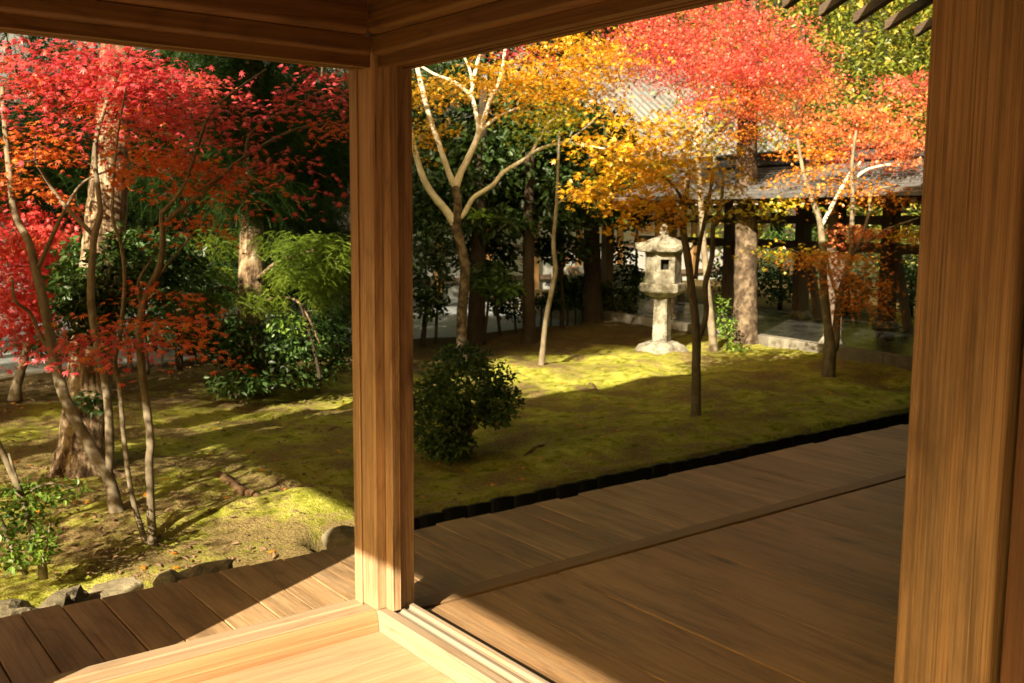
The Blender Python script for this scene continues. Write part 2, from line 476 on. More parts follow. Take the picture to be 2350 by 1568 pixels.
sy_.inputs[1].default_value, sy_.inputs[2].default_value = 9.3, 10.6
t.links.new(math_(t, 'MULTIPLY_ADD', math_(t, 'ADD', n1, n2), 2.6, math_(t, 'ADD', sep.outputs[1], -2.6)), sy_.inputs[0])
col = mixc(t, math_(t, 'MULTIPLY', sy_.outputs[0], .9), col, soil_shade)
col = mixc(t, .6, col, ramp(t, n3, [(.32, .5), (.52, 1.0)]), 'MULTIPLY')
t.links.new(col, b.inputs["Base Color"])
b.inputs["Roughness"].default_value = 1.0
b.inputs["Specular IOR Level"].default_value = .05
bump(t, b, math_(t, 'ADD', n3, math_(t, 'MULTIPLY', n2, 1.5)), .9, .03)
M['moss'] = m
m, t, b = new_mat("polished dark paving")
tc = N(t, "ShaderNodeTexCoord")
n1 = noise(t, tc.outputs["Object"], 3.0, 6, .6)
t.links.new(ramp(t, n1, [(.3, (.012, .012, .012)), (.7, (.032, .031, .028))]), b.inputs["Base Color"])
t.links.new(ramp(t, n1, [(.3, .18), (.7, .38)]), b.inputs["Roughness"])
b.inputs["Specular IOR Level"].default_value = .6
M['paving'] = m
m, t, b = new_mat("hill undergrowth")
tc = N(t, "ShaderNodeTexCoord")
n1 = noise(t, tc.outputs["Object"], .8, 8, .7)
t.links.new(ramp(t, n1, [(.3, (.012, .018, .006)), (.55, (.035, .045, .012)), (.8, (.07, .07, .02))]), b.inputs["Base Color"])
b.inputs["Roughness"].default_value = 1.0
bump(t, b, n1, 1.0, .5)
M['hill'] = m

# ------------------------------------------------------------------ ground
def grid(x0, x1, y0, y1, s, hf):
    nx, ny = int((x1 - x0) / s) + 1, int((y1 - y0) / s) + 1
    X, Y = np.meshgrid(np.linspace(x0, x1, nx), np.linspace(y0, y1, ny))
    v = np.stack([X, Y, hf(X, Y)], -1).reshape(-1, 3)
    i = (np.arange(ny - 1)[:, None] * nx + np.arange(nx - 1)[None, :]).ravel()
    q = np.stack([i, i + 1, i + nx + 1, i + nx], 1)
    return v, q
def grid_obj(name, v, q, mat, smooth_=True):
    me = mesh_np(name, v, q.ravel(), np.arange(len(q)) * 4, np.full(len(q), 4), smooth_)
    return link(name, me, mat)
v, q = grid(-6, 14, 3.2, 13.0, .05, ground_h)
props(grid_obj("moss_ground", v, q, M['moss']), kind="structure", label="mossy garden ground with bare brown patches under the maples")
def far_h(X, Y):
    R = np.hypot(X, Y)
    return -.15 + 15 * smooth(29, 46, R) * (.8 + .2 * smooth(-6, 4, Y + .25 * X)) + .6 * vnoise(X * .3, Y * .3, 7) * smooth(27, 32, R)
v, q = grid(-70, 80, -70, 80, 1.1, lambda X, Y: far_h(X, Y) - .06 * (Y < 13.5))
props(grid_obj("hillside", v, q, M['hill']), kind="structure", label="wooded hillside rising behind the temple halls")
MB().box((-14, 12.9, -.2), (13.3, 19.6, -.085)).obj("gravel_yard", M['gravel'])
props(bpy.data.objects["gravel_yard"], kind="structure", label="grey gravel yard beyond the shrubs at the garden's far edge")
kb = empty("kerb", (-2, 12.85, -.1), "pale stone kerb between the moss and the gravel yard", "kerb", kind="structure")
x = -2.0
while x < 15.5:
    L = random.uniform(.7, 1.1)
    box("kerb_stone", (x, 12.78, -.2), (x + L - .012, 12.96, -.045 + random.uniform(-.01, .01)), M['kerb'], kb, .012)
    x += L
# lawn beyond the covered gallery
v, q = grid(13.28, 31, -3, 19.4, .25, lambda X, Y: .02 + .05 * vnoise(X * .8, Y * .8, 5) + .06 * smooth(14, 18, X))
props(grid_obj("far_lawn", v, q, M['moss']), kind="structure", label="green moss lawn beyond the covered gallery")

# ------------------------------------------------------------------ veranda: deck, floor, sills
ZD = .43
deck = empty("veranda_deck", (1.8, 3.3, ZD), "weathered brown plank veranda deck running past the corner post", "deck", kind="structure")
x = -1.6
while x < 13.5:
    wd = random.uniform(.118, .165) if x < 3.6 else random.uniform(.13, .19)
    o = box("plank", (x, 3.008, ZD - .04), (x + wd - .0038, 3.72 + random.uniform(-.018, .018), ZD + random.uniform(-.0015, .0015)), M['deck'], deck, .0035)
    x += wd
x = 1.765
while x < 12.5:
    wd = random.uniform(.30, .42)
    box("wide_board", (x, -.3, ZD - .04), (x + wd - .004, 2.912, ZD + random.uniform(-.001, .001)), M['deck_wide'], deck, .003)
    x += wd
x = 1.772
for L in (2.9, 3.4, 3.0, 2.6):
    box("border_board", (x, 2.919, ZD - .03), (x + L - .003, 3.0025, ZD + .007), M['strip'], deck, .003)
    x += L
box("edge_beam", (-1.6, 3.60, ZD - .2), (13.4, 3.68, ZD - .042), M['rafter'], deck, .004)
for x in np.arange(-1.2, 13, 1.75):
    MB().box((x, 3.60, -.3), (x + .1, 3.685, ZD - .2)).obj("stub_post", M['rafter'], deck)
floor = empty("room_floor", (.3, 1.0, ZD), "sunlit orange brown floorboards inside the corner sills", "floor", kind="structure")
y = 2.8385
while y > -1.6:
    wd = random.uniform(.13, .2)
    box("floorboard", (-1.15, y - wd + .002, ZD - .03), (1.618, y, ZD + random.uniform(-.0007, .0007)), M['floor'], floor, .0018)
    y -= wd
# left sill: bevelled inner edge, a shallow lip towards the deck
sx = empty("sill", (.2, 2.9, ZD), "pale sunlit wooden sill on the left of the corner post", "sill", kind="structure")
fix_normals(extrude([(2.8685, ZD - .05), (3.004, ZD - .05), (3.004, .488), (2.996, .497), (2.945, .499), (2.942, .494), (2.925, .494), (2.922, .50), (2.872, .502), (2.8685, .5005)], 'x', -1.15, 1.618).obj("top_board", M['sill_x'], sx))
fix_normals(extrude([(2.84, ZD - .05), (2.867, ZD - .05), (2.867, .499), (2.862, .4985), (2.851, .488), (2.8455, .472), (2.8445, .458), (2.84, .455)], 'x', -1.15, 1.618).obj("edge_strip", M['edge_strip'], sx))
sy = props(fix_normals(extrude([(1.62, ZD - .05), (1.758, ZD - .05), (1.758, .494), (1.752, .5), (1.735, .5005), (1.732, .4885), (1.706, .4885), (1.703, .4995), (1.692, .501), (1.688, .4885), (1.664, .4885), (1.661, .4995), (1.626, .5015), (1.62, .496)],
           'y', .9, 2.9).obj("sill", M['sill_y'])), "grooved sliding door sill on the right of the corner post", "sill", kind="structure")

# ------------------------------------------------------------------ posts
def post(name, label, parts, mat):
    (a, b_) = parts[0][1]
    p = empty(name, ((a[0] + b_[0]) / 2, (a[1] + b_[1]) / 2, a[2]), label, "post", "wooden posts of the veranda room")
    for pname, (a, b_), bev in parts:
        box(pname, a, b_, mat, p, bev)
    return p
post("wooden_post", "square corner post with stop strips standing where the two sills meet",
     [("shaft", ((1.614, 2.85, .498), (1.689, 2.985, 2.62)), .006),
      ("stop_strip", ((1.652, 2.805, .5), (1.6885, 2.8485, 2.325)), .004),
      ("stop_strip", ((1.606, 2.935, .498), (1.6125, 2.984, 2.325)), .002),
      ("jamb", ((1.6905, 2.843, .487), (1.764, 2.984, 2.33)), .004)], M['post'])
def rounded(x0, y0, x1, y1, r, k=4):
    pts = []
    for cx, cy, a0 in ((x1 - r, y1 - r, 0), (x0 + r, y1 - r, 90), (x0 + r, y0 + r, 180), (x1 - r, y0 + r, 270)):
        for a in np.linspace(a0, a0 + 90, k):
            pts.append((cx + r * math.cos(rad(a)), cy + r * math.sin(rad(a))))
    return pts
np_ = empty("wooden_post", (1.7, .875, ZD), "broad close-grained post in the near foreground beside the old door", "post", "wooden posts of the veranda room")
extrude(rounded(1.622, .782, 1.775, .957, .013), 'z', ZD - .02, 3.1).obj("shaft", M['post2'], np_)
post("wooden_post", "far post of the open left side of the room", [("shaft", ((-1.27, 2.85, ZD - .02), (-1.15, 2.985, 2.62)), .005)], M['post'])

# old lattice door at the right edge
dr = empty("lattice_door", (1.66, .5, ZD), "dark scratched lattice door behind the near post", "door")
box("stile", (1.640, .712, ZD + .02), (1.675, .770, 2.3), M['door'], dr, .002)
box("stile", (1.640, -.10, ZD + .02), (1.675, -.04, 2.3), M['door'], dr, .002)
box("panel", (1.664, -.04, ZD + .02), (1.674, .712, 2.3), M['door'], dr)
slat = None
for i, z in enumerate(np.arange(ZD + .06, 1.30, .041)):
    if slat is None:
        slat = box("slat", (1.643, -.04, z), (1.6635, .7115, z + .021), M['door'], dr, .001)
        z0 = z
    else:
        s = slat.copy(); COL.objects.link(s); s.location.z += z - z0
for z in (1.31, 2.22):
    box("rail", (1.642, -.04, z), (1.6635, .7115, z + .07), M['door'], dr, .002)

# wall panel left of the view, far walls of the room and hall
for nm, a, b_, lab in (("board_wall", (-1.15, 2.87, ZD - .02), (.46, 2.93, 2.32), "board wall panel on the left of the open bay"),
                       ("rear_wall", (-1.15, -1.72, ZD - .02), (1.7, -1.6, 3.1), "board wall at the back of the room"),
                       ("hall_wall", (1.80, -.42, ZD - .02), (13, -.3, 3.6), "board wall of the hall along the wide deck"),
                       ("door_wall", (1.66, -1.6, ZD - .02), (1.72, -.105, 3.1), "board wall beside the lattice door")):
    props(box(nm, a, b_, M['wallwood']), lab, "wall", kind="structure")

# ------------------------------------------------------------------ beams over the openings
def prof_band(o, z0, z1, r):
    """face set forward by -o with a rounded lower edge; local (depth, z)"""
    return [(-o, z1)] + [(-o + r - r * math.cos(rad(a)), z0 + r - r * math.sin(rad(a))) for a in (0, 18, 36, 54, 72, 90)] + [(.06, z0), (.06, z1)]
def beam_x(label, prof, x0, x1):
    return props(fix_normals(extrude([(2.84 + p, z) for p, z in prof], 'x', x0, x1).obj("lintel_beam", M['beam_x'])), label, "beam", kind="structure")
def beam_y(label, prof, y0, y1):
    return props(fix_normals(extrude([(1.62 + p, z) for p, z in prof], 'y', y0, y1).obj("lintel_beam", M['beam_y'])), label, "beam", kind="structure")
up = prof_band(.048, 2.392, 2.60, .018)
mid = prof_band(.016, 2.3335, 2.3895, .014)
beam_x("uppermost thick beam over the left opening", up, -1.15, 1.5715)
beam_x("middle beam with a rounded edge over the left opening", mid, -1.15, 1.6015)
beam_y("uppermost thick beam over the right opening", up, .70, 2.792)
beam_y("middle beam with a rounded edge over the right opening", mid, .957, 2.822)
kam = [(.012, 2.333), (.012, 2.299), (.044, 2.299), (.044, 2.309), (.066, 2.309), (.066, 2.301), (.078, 2.301), (.078, 2.311), (.100, 2.311), (.100, 2.303), (.125, 2.303), (.125, 2.333)]
beam_x("grooved door head under the beams of the left opening", kam, -1.15, 1.612)
beam_y("grooved door head under the beams of the right opening", kam, .957, 2.834)
props(box("upper_wall", (-1.2, -1.6, 2.48), (-1.15, 2.84, 2.915), M['wallwood']), "board infill above the open left side of the room", "wall", kind="structure")
# room ceiling and wall infill above the beams
props(box("ceiling", (-1.3, -1.7, 2.92), (1.72, 2.95, 2.95), M['wallwood']), "board ceiling of the veranda room", "ceiling", kind="structure")
props(box("upper_wall", (-1.15, 2.86, 2.601), (1.61, 2.9, 2.915), M['plaster']), "small wall above the left opening", "wall", kind="structure")
props(box("upper_wall", (1.64, .7, 2.601), (1.68, 2.845, 2.915), M['plaster']), "small wall above the right opening", "wall", kind="structure")

# ------------------------------------------------------------------ hip roof over room and deck
EX0, EX1, EY, EZ, SL, RD = -2.97, 22.0, 5.33, 3.62, .42, 9.0
roof = empty("hall_roof", (6, 1, EZ), "dark eaves of the hall roof reaching over the deck", "roof")
def hip(z):
    rz = EZ + SL * RD
    return [(EX0, EY, z), (EX1, EY, z), (EX1, EY - 2 * RD, z), (EX0, EY - 2 * RD, z), (EX0 + RD, EY - RD, z + SL * RD), (EX1 - RD, EY - RD, z + SL * RD)]
mb = MB()
SB = .36
lo, hi = hip(EZ), hip(EZ + .16)
for L_ in (lo, hi):
    for k_ in (0, 1):
        L_[k_] = (L_[k_][0], EY - SB, L_[k_][2] + SL * SB)
hf = [(0, 1, 5, 4), (1, 2, 5), (2, 3, 4, 5), (3, 0, 4)]
mb.add(hi, hf).add(lo, [tuple(reversed(f)) for f in hf])
mb.add(lo[:4] + hi[:4], [(i, (i + 1) % 4, 4 + (i + 1) % 4, 4 + i) for i in range(4)])
mb.obj("roof_shell", M['rafter'], roof)
raft = None
for x in np.arange(4.90, 14.6, .487):
    if raft is None:
        m_ = MB()
        L = 2.9
        ya, yb = EY - .02, EY - L
        za, zb = EZ - .005, EZ + SL * (L - .02) - .005
        hw = .038
        m_.add([(x - hw, ya, za - .085), (x + hw, ya, za - .085), (x + hw, yb, zb - .085), (x - hw, yb, zb - .085), (x - hw, ya, za), (x + hw, ya, za), (x + hw, yb, zb), (x - hw, yb, zb)],
               [(0, 3, 2, 1), (4, 5, 6, 7), (0, 1, 5, 4), (1, 2, 6, 5), (2, 3, 7, 6), (3, 0, 4, 7)])
        raft = m_.obj("rafter", M['rafter'], roof, bevel=.004); x0 = x
    else:
        s = raft.copy(); COL.objects.link(s); s.location.x += x - x0

# ------------------------------------------------------------------ tile edging along the trench
ed = empty("tile_edging", (2.6, 5.1, 0), "row of upright dark curved tiles edging the moss beside the deck", "edging")
tp = [(-.5, 0), (-.42, .008), (-.2, .014), (0, .012), (.2, .008), (.42, .003), (.5, 0)]
tile = None
x = 2.62
for i in range(62):
    wd = .19
    if tile is None:
        zt = [.0, .012, .018, .018, .012, .005, .0]
        f_ = [((p + .5) * wd, q) for p, q in tp]
        m_ = MB()
        n = len(f_)
        v = [(a, -q, -.32) for a, q in f_] + [(a, -q, .012 + z) for (a, q), z in zip(f_, zt)] + [(a, -q + .022, -.32) for a, q in f_] + [(a, -q + .022, .012 + z) for (a, q), z in zip(f_, zt)]
        zt = [z * .8 - .022 for z in zt]
        v = [(a, -q, -.32) for a, q in f_] + [(a, -q, .012 + z) for (a, q), z in zip(f_, zt)] + [(a, -q + .022, -.32) for a, q in f_] + [(a, -q + .022, .012 + z) for (a, q), z in zip(f_, zt)]
        fs = []
        for k in range(n - 1):
            fs += [(k, k + 1, n + k + 1, n + k), (2 * n + k + 1, 2 * n + k, 3 * n + k, 3 * n + k + 1), (n + k, n + k + 1, 3 * n + k + 1, 3 * n + k)]
        fs += [(0, n, 3 * n, 2 * n), (n - 1, 2 * n - 1 + 2 * n - n + 0 + n - n, 4 * n - 1, 2 * n - 1)] if False else [(0, n, 3 * n, 2 * n)]
        m_.add(v, fs)
        tile = link("tile", m_.mesh("tile"), M['tile'], ed)
        s = tile
    else:
        s = tile.copy(); COL.objects.link(s)
    s.location = (x - 2.6, 5.075 - 5.1 + .004 * i * .5 + random.uniform(-.006, .006), random.uniform(-.008, .008))
    s.rotation_euler = (random.uniform(-.03, .03), 0, random.uniform(-.02, .02))
    x += wd * .985

# ------------------------------------------------------------------ rocks along the left deck edge
def rock_mesh(seed, sx, sy, sz):
    bm = bmesh.new()
    bmesh.ops.create_icosphere(bm, subdivisions=3, radius=1)
    r = np.random.default_rng(seed)
    pl = [(r.normal(size=3), r.uniform(.55, .9)) for _ in range(9)]
    for v in bm.verts:
        c = np.array(v.co)
        for nrm, d in pl:
            nrm = nrm / np.linalg.norm(nrm)
            k = c @ nrm - d
            if k > 0: c = c - nrm * k * .85
        c = c * (1 + .04 * r.normal())
        v.co = Vector((c[0] * sx, c[1] * sy, c[2] * sz))
    for f in bm.faces: f.smooth = False
    me = bpy.data.meshes.new("rock")
    [setattr(f_, 'smooth', False) for f_ in bm.faces]; bm.to_mesh(me); bm.free()
    return me
for i, (px, py, Y, sx_, sz_, lab) in enumerate([
        (122, 1400, 4.1, .095, .062, "pale rounded rock nearest the left end of the deck edge"),
        (8, 1420, 4.12, .085, .07, "upright pale rock at the picture's left edge beside the deck"),
        (52, 1440, 4.0, .07, .09, "narrow pale rock wedged beside the rounded rock at the deck"),
        (398, 1350, 4.15, .10, .06, "flat lichen spotted rock at the deck edge below the slender maple"),
        (475, 1318, 4.22, .085, .06, "mossy brown rock right of the lichen spotted rock"),
        (262, 1372, 4.2, .15, .045, "broad reddish earthy rock between the pale and the lichen spotted rock"),
        (786, 1238, 4.72, .12, .06, "mossy rock beside the end of the tile edging")]):
    d = ray(px, py)
    p = CAM + d * (Y / d[1])
    o = link("garden_rock", rock_mesh(50 + i, sx_, .16 if i != 6 else .12, sz_), M['rock'], loc=Vector(p))
    o.rotation_euler = (random.uniform(-.2, .2), random.uniform(-.2, .2), random.uniform(0, 3))
    props(o, lab, "rock", "rocks along the edge of the deck")
    # each rock reaches down into the ground
# ------------------------------------------------------------------ leaves
def maple_tpl(n):
    ang = {7: [-128, -82, -40, 0, 40, 82, 128], 5: [-105, -50, 0, 50, 105]}[n]
    ln = {7: [.42, .74, .96, 1.08, .96, .74, .42], 5: [.6, .92, 1.08, .92, .6]}[n]
    pts = [(-.12, 0, 0)]
    for i in range(n):
        a = rad(ang[i])
        pts.append((ln[i] * math.cos(a), ln[i] * math.sin(a), -.28 * ln[i] ** 2))
        if i < n - 1:
            am = rad((ang[i] + ang[i + 1]) / 2)
            pts.append((.33 * math.cos(am), .33 * math.sin(am), -.02))
    return np.array(pts), [tuple(range(len(pts)))]
MAPLE7, MAPLE5 = maple_tpl(7), maple_tpl(5)
OVAL = (np.array([(0, 0, 0), (.35, .24, .07), (.75, .18, .03), (1, 0, -.08), (.75, -.18, .03), (.35, -.24, .07)]), [(0, 3, 2, 1), (0, 5, 4, 3)])
def frond_tpl(seed, n=9, droop=.5):
    r = np.random.default_rng(seed)
    v, f = [], []
    for k in range(n):
        s = (k + .5) / n
        c = np.array([s, 0, -droop * s * s])
        for sd in (-1, 1):
            L = .24 * (1 - .45 * s) * r.uniform(.8, 1.2)
            tip = c + np.array([L * .8, sd * L * .75, -L * .25 - .06 * s])
            i = len(v)
            v += [c + np.array([-.02, 0, 0]), c + np.array([.045, sd * .01, 0]), tip]
            f.append((i, i + 1, i + 2))
    i = len(v)
    v += [(0, -.012, 0), (0, .012, 0), (1.05, 0, -droop * 1.1)]
    f.append((i, i + 1, i + 2))
    return np.array([np.array(q) for q in v]), f
FROND, FRONDD = frond_tpl(1, 14, .5), frond_tpl(2, 13, .95)
def scatter(name, tpl, pos, dirs, nrm, size, mat, parent=None, kind=None):
    tv, tf = tpl
    n = nrm / (np.linalg.norm(nrm, axis=1)[:, None] + 1e-9)
    t_ = dirs - (dirs * n).sum(1)[:, None] * n
    t_ /= np.linalg.norm(t_, axis=1)[:, None] + 1e-9
    b_ = np.cross(n, t_)
    base = base_of(parent)
    V = pos[:, None, :] - base + size[:, None, None] * (tv[None, :, 0, None] * t_[:, None] + tv[None, :, 1, None] * b_[:, None] + tv[None, :, 2, None] * n[:, None])
    k = len(tv)
    l0 = np.concatenate([np.array(p) for p in tf])
    tot0 = np.array([len(p) for p in tf])
    L = (l0[None] + (np.arange(len(pos)) * k)[:, None]).ravel()
    tot = np.tile(tot0, len(pos))
    st = np.concatenate([[0], np.cumsum(tot)[:-1]])
    me = mesh_np(name, V.reshape(-1, 3), L, st, tot)
    o = link(name, me, mat, parent)
    if kind: o["kind"] = kind
    return o
def rand_dirs(n, up=1.0, spread=.6, r=RNG):
    d = r.normal(size=(n, 3)) * spread
    d[:, 2] += up
    return d
def heading(n, r=RNG):
    a = r.uniform(0, 2 * math.pi, n)
    return np.stack([np.cos(a), np.sin(a), np.zeros(n)], 1)

class Tree:
    def __init__(s, name, label, cat, base, group=None):
        s.root = empty(name, base, label, cat, group)
        s.skel = []
        s.sprays = []
        s.leaves = {}
    def limb(s, name, pts, depth, mat, n=8, rough=.06, k=6, parent=None):
        """pts: (px, py, half width in px[, depth])"""
        P, R = [], []
        for p in pts:
            d = p[3] if len(p) > 3 else depth
            P.append(at(p[0], p[1], d)); R.append(p[2] / FOC * d)
        P, R = spline(P, R, k)
        mb = tube(MB(), P, R, n, rough)
        s.skel.append(P)
        o = mb.obj(name, mat, parent or s.root, smooth_=True)
        return o
    def cluster(s, px, py, rx, ry, depth, dd, nspray, mat, per=44, rad_=.30, size=(.026, .040), tilt=.45, thick=.05, droop=.25):
        """leaf sprays, flat layered discs, inside an ellipsoid seen at (px, py)"""
        d = RNG.normal(size=(nspray, 3))
        d /= np.linalg.norm(d, axis=1)[:, None]
        d *= (RNG.random(nspray) ** (1 / 2.4))[:, None]
        c = at(px, py, depth)
        C = c + d[:, :1] * rx / FOC * depth * RGT + d[:, 1:2] * ry / FOC * depth * UPV + d[:, 2:] * dd * FWD
        s.sprays.append(C)
        n = nspray * per
        a = RNG.uniform(0, 2 * math.pi, n)
        rr = np.sqrt(RNG.random(n)) * rad_ * np.repeat(RNG.uniform(.6, 1.25, nspray), per)
        tl = np.repeat(RNG.normal(size=(nspray, 2)) * .22, per, 0)
        ox, oy = rr * np.cos(a), rr * np.sin(a)
        oz = ox * tl[:, 0] + oy * tl[:, 1] - droop * rr * rr / max(rad_, .01) + RNG.normal(size=n) * thick
        pos = np.repeat(C, per, 0) + np.stack([ox, oy, oz], 1)
        out = np.stack([np.cos(a), np.sin(a), np.full(n, -.35)], 1) + RNG.normal(size=(n, 3)) * .35
        nr = rand_dirs(n, 1.0, tilt)
        s.leaves.setdefault(mat, []).append((pos, out, nr, RNG.uniform(size[0], size[1], n)))
        return s
    def oval(s, px, py, rx, ry, depth, dd, n, mat, size=(.06, .1), tilt=.7, shell=.5):
        d = RNG.normal(size=(n, 3))
        d /= np.linalg.norm(d, axis=1)[:, None]
        k = shell + (1 - shell) * RNG.random(n)
        # clumps: leaves gather round random centres
        d *= (k * (1 - .28 * (vnoise(d[:, 0] * 3 + 7, d[:, 1] * 3 + d[:, 2] * 2, 21) > .15)))[:, None]
        c = at(px, py, depth)
        pos = c + d[:, :1] * rx / FOC * depth * RGT + d[:, 1:2] * ry / FOC * depth * UPV + d[:, 2:] * dd * FWD
        out = (d + RNG.normal(size=(n, 3)) * .6)
        nr = rand_dirs(n, .9, tilt) + d * .5
        s.leaves.setdefault(mat, []).append((pos, out, nr, RNG.uniform(size[0], size[1], n)))
        return s
    def fronds(s, px, py, rx, ry, depth, dd, n, mat, size=(.2, .34), up=.0):
        d = RNG.normal(size=(n, 3))
        d /= np.linalg.norm(d, axis=1)[:, None]
        d *= (RNG.random(n) ** .4)[:, None]
        c = at(px, py, depth)
        pos = c + d[:, :1] * rx / FOC * depth * RGT + d[:, 1:2] * ry / FOC * depth * UPV + d[:, 2:] * dd * FWD
        out = heading(n) + d * .8
        out[:, 2] += up
        nr = rand_dirs(n, 1.0, .4)
        s.leaves.setdefault(mat, []).append((pos, out, nr, RNG.uniform(size[0], size[1], n)))
        return s
    def twigs(s, mat, r0=.007, maxlen=1.2):
        if not s.sprays: return s
        sk = np.concatenate(s.skel) if s.skel else np.array([base_of(s.root)])
        C = np.concatenate(s.sprays)
        dist = np.array([np.min(np.linalg.norm(sk - c, axis=1)) for c in C])
        mb = MB()
        for i in np.argsort(dist):
            c = C[i]
            dd = np.linalg.norm(sk - c, axis=1) + .6 * np.maximum(0, sk[:, 2] - c[2])
            j = int(np.argmin(dd))
            a = sk[j]
            L = np.linalg.norm(c - a)
            if L < .05: continue
            mid1 = a + (c - a) * .35 + np.array([0, 0, .10 * L]) + RNG.normal(size=3) * .05 * L
            mid2 = a + (c - a) * .7 + np.array([0, 0, .08 * L]) + RNG.normal(size=3) * .05 * L
            r = min(r0 * (.6 + L), r0 * 1.8)
            P, R = spline([a, mid1, mid2, c], [r, r * .75, r * .5, r * .25], 2)
            tube(mb, P, R, 4)
            sk = np.vstack([sk, P[2:]])
        if mb.n:
            mb.obj("twigs", mat, s.root, smooth_=True, kind="stuff")
        return s
    def grow(s, tpls):
        """one crown mesh per leaf colour"""
        for mat, chunks in s.leaves.items():
            pos, out, nr, sz = (np.concatenate([c[k] for c in chunks]) for k in range(4))
            scatter("crown", tpls[mat] if mat in tpls else tpls['*'], pos, out, nr, sz, LM[mat], s.root, "stuff")
        return s
T7, T5, TO, TF = {'*': MAPLE7}, {'*': MAPLE5}, {'*': OVAL}, {'*': FROND, 'frond_dark': FRONDD}

def gpt(px, py, dz=0.0):
    p = on_z(px, py, 0.0)
    p[2] = float(ground_h(p[0], p[1])) + dz
    return p

# ------------------------------------------------------------------ left maples
D = 6.07
t1 = Tree("maple_tree", "tall red maple whose two grey stems fork low in front of the thick cedar", "maple tree", gpt(268, 1187))
t1.limb("trunk", [(280, 1200, 21), (268, 1170, 17), (248, 1095, 14), (205, 1024, 14), (151, 916, 13), (122, 812, 12), (104, 715, 11), (83, 625, 10), (68, 560, 8.5), (34, 488, 8), (22, 400, 7), (14, 320, 6), (5, 200, 5)], D, M['bark_grey'], 10)
t1.limb("branch", [(250, 1100, 9), (252, 1010, 10), (245, 902, 9.5), (220, 776, 9), (209, 686, 8.5), (212, 596, 8), (216, 542, 8), (230, 490, 6.5), (226, 440, 5.5), (218, 342, 5), (240, 250, 4), (268, 180, 3)], D, M['bark_grey'])
t1.limb("branch", [(216, 542, 5.5), (155, 479, 5), (119, 432, 4), (80, 370, 3, 5.9)], D, M['bark_grey'])
t1.limb("branch", [(83, 625, 5), (112, 560, 5), (150, 480, 4), (190, 420, 3, 6.3), (250, 390, 2, 6.4)], D, M['bark_grey'])
t1.limb("branch", [(122, 812, 5), (95, 775, 4.5), (70, 720, 4), (35, 690, 3.5, 5.9), (28, 640, 2.5, 5.9)], D, M['bark_grey'])
for a in [(258, 150, 62, 40, 6.3, .25, 9, 'red'), (285, 235, 40, 24, 6.3, .2, 3, 'red_low'), (80, 170, 110, 55, 6.1, .5, 13, 'red'), (40, 250, 60, 40, 6.0, .4, 4, 'red'), (300, 190, 130, 55, 6.2, .5, 14, 'red'), (450, 190, 70, 45, 6.4, .4, 5, 'red'),
          (180, 275, 38, 32, 5.9, .2, 2, 'red'), (90, 330, 100, 35, 6.2, .4, 6, 'red_low'), (70, 415, 90, 28, 6.1, .4, 4, 'red_low'), (330, 255, 110, 40, 6.3, .4, 6, 'red'),
          (170, 125, 120, 25, 6.0, .4, 6, 'red')]:
    t1.cluster(*a, per=62, rad_=.40, thick=.022, tilt=.38, droop=.3)
t1.twigs(M['twig']).grow(T7)

D = 5.6
t2 = Tree("maple_tree", "slender red maple with two thin stems rising from the moss close to the deck", "maple tree", gpt(345, 1252))
t2.limb("trunk", [(352, 1262, 15), (350, 1225, 10), (346, 1160, 9), (342, 1060, 9), (345, 1003, 9), (326, 850, 9), (320, 758, 8.5), (328, 704, 8), (346, 657, 8), (366, 612, 7.5), (373, 560, 7), (372, 510, 6.5), (372, 480, 5.5)], D, M['bark_grey'], 10)
t2.limb("branch", [(343, 1262, 8), (332, 1236, 7), (308, 1160, 6), (296, 1100, 5.5), (284, 1000, 5.5), (274, 884, 5), (264, 830, 5), (274, 776, 5), (281, 722, 4.5), (286, 632, 4.5), (277, 560, 4), (259, 499, 3.5), (262, 400, 3), (270, 310, 2.6), (290, 200, 2)], D, M['bark_grey'])
t2.limb("branch", [(370, 525, 6), (400, 492, 6), (468, 439, 5), (562, 360, 4.2, 5.8), (666, 302, 3.2, 6.0), (745, 284, 2.2, 6.1)], D, M['bark_grey'])
t2.limb("branch", [(562, 360, 3.5, 5.8), (576, 306, 3, 5.9), (630, 266, 2.5, 6.0), (700, 235, 1.8, 6.1)], D, M['bark_grey'])
t2.limb("branch", [(372, 490, 5), (418, 432, 4.5, 5.5), (446, 360, 4, 5.5), (482, 263, 3.2, 5.6), (540, 209, 2.8, 5.7), (612, 158, 2, 5.8)], D, M['bark_grey'])
t2.limb("branch", [(328, 704, 4), (318, 680, 3.5), (320, 640, 3, 5.5), (352, 590, 2, 5.5)], D, M['bark_grey'])
t2.limb("branch", [(346, 657, 3.5), (400, 590, 2.5, 5.7), (440, 540, 2, 5.7)], D, M['bark_grey'])
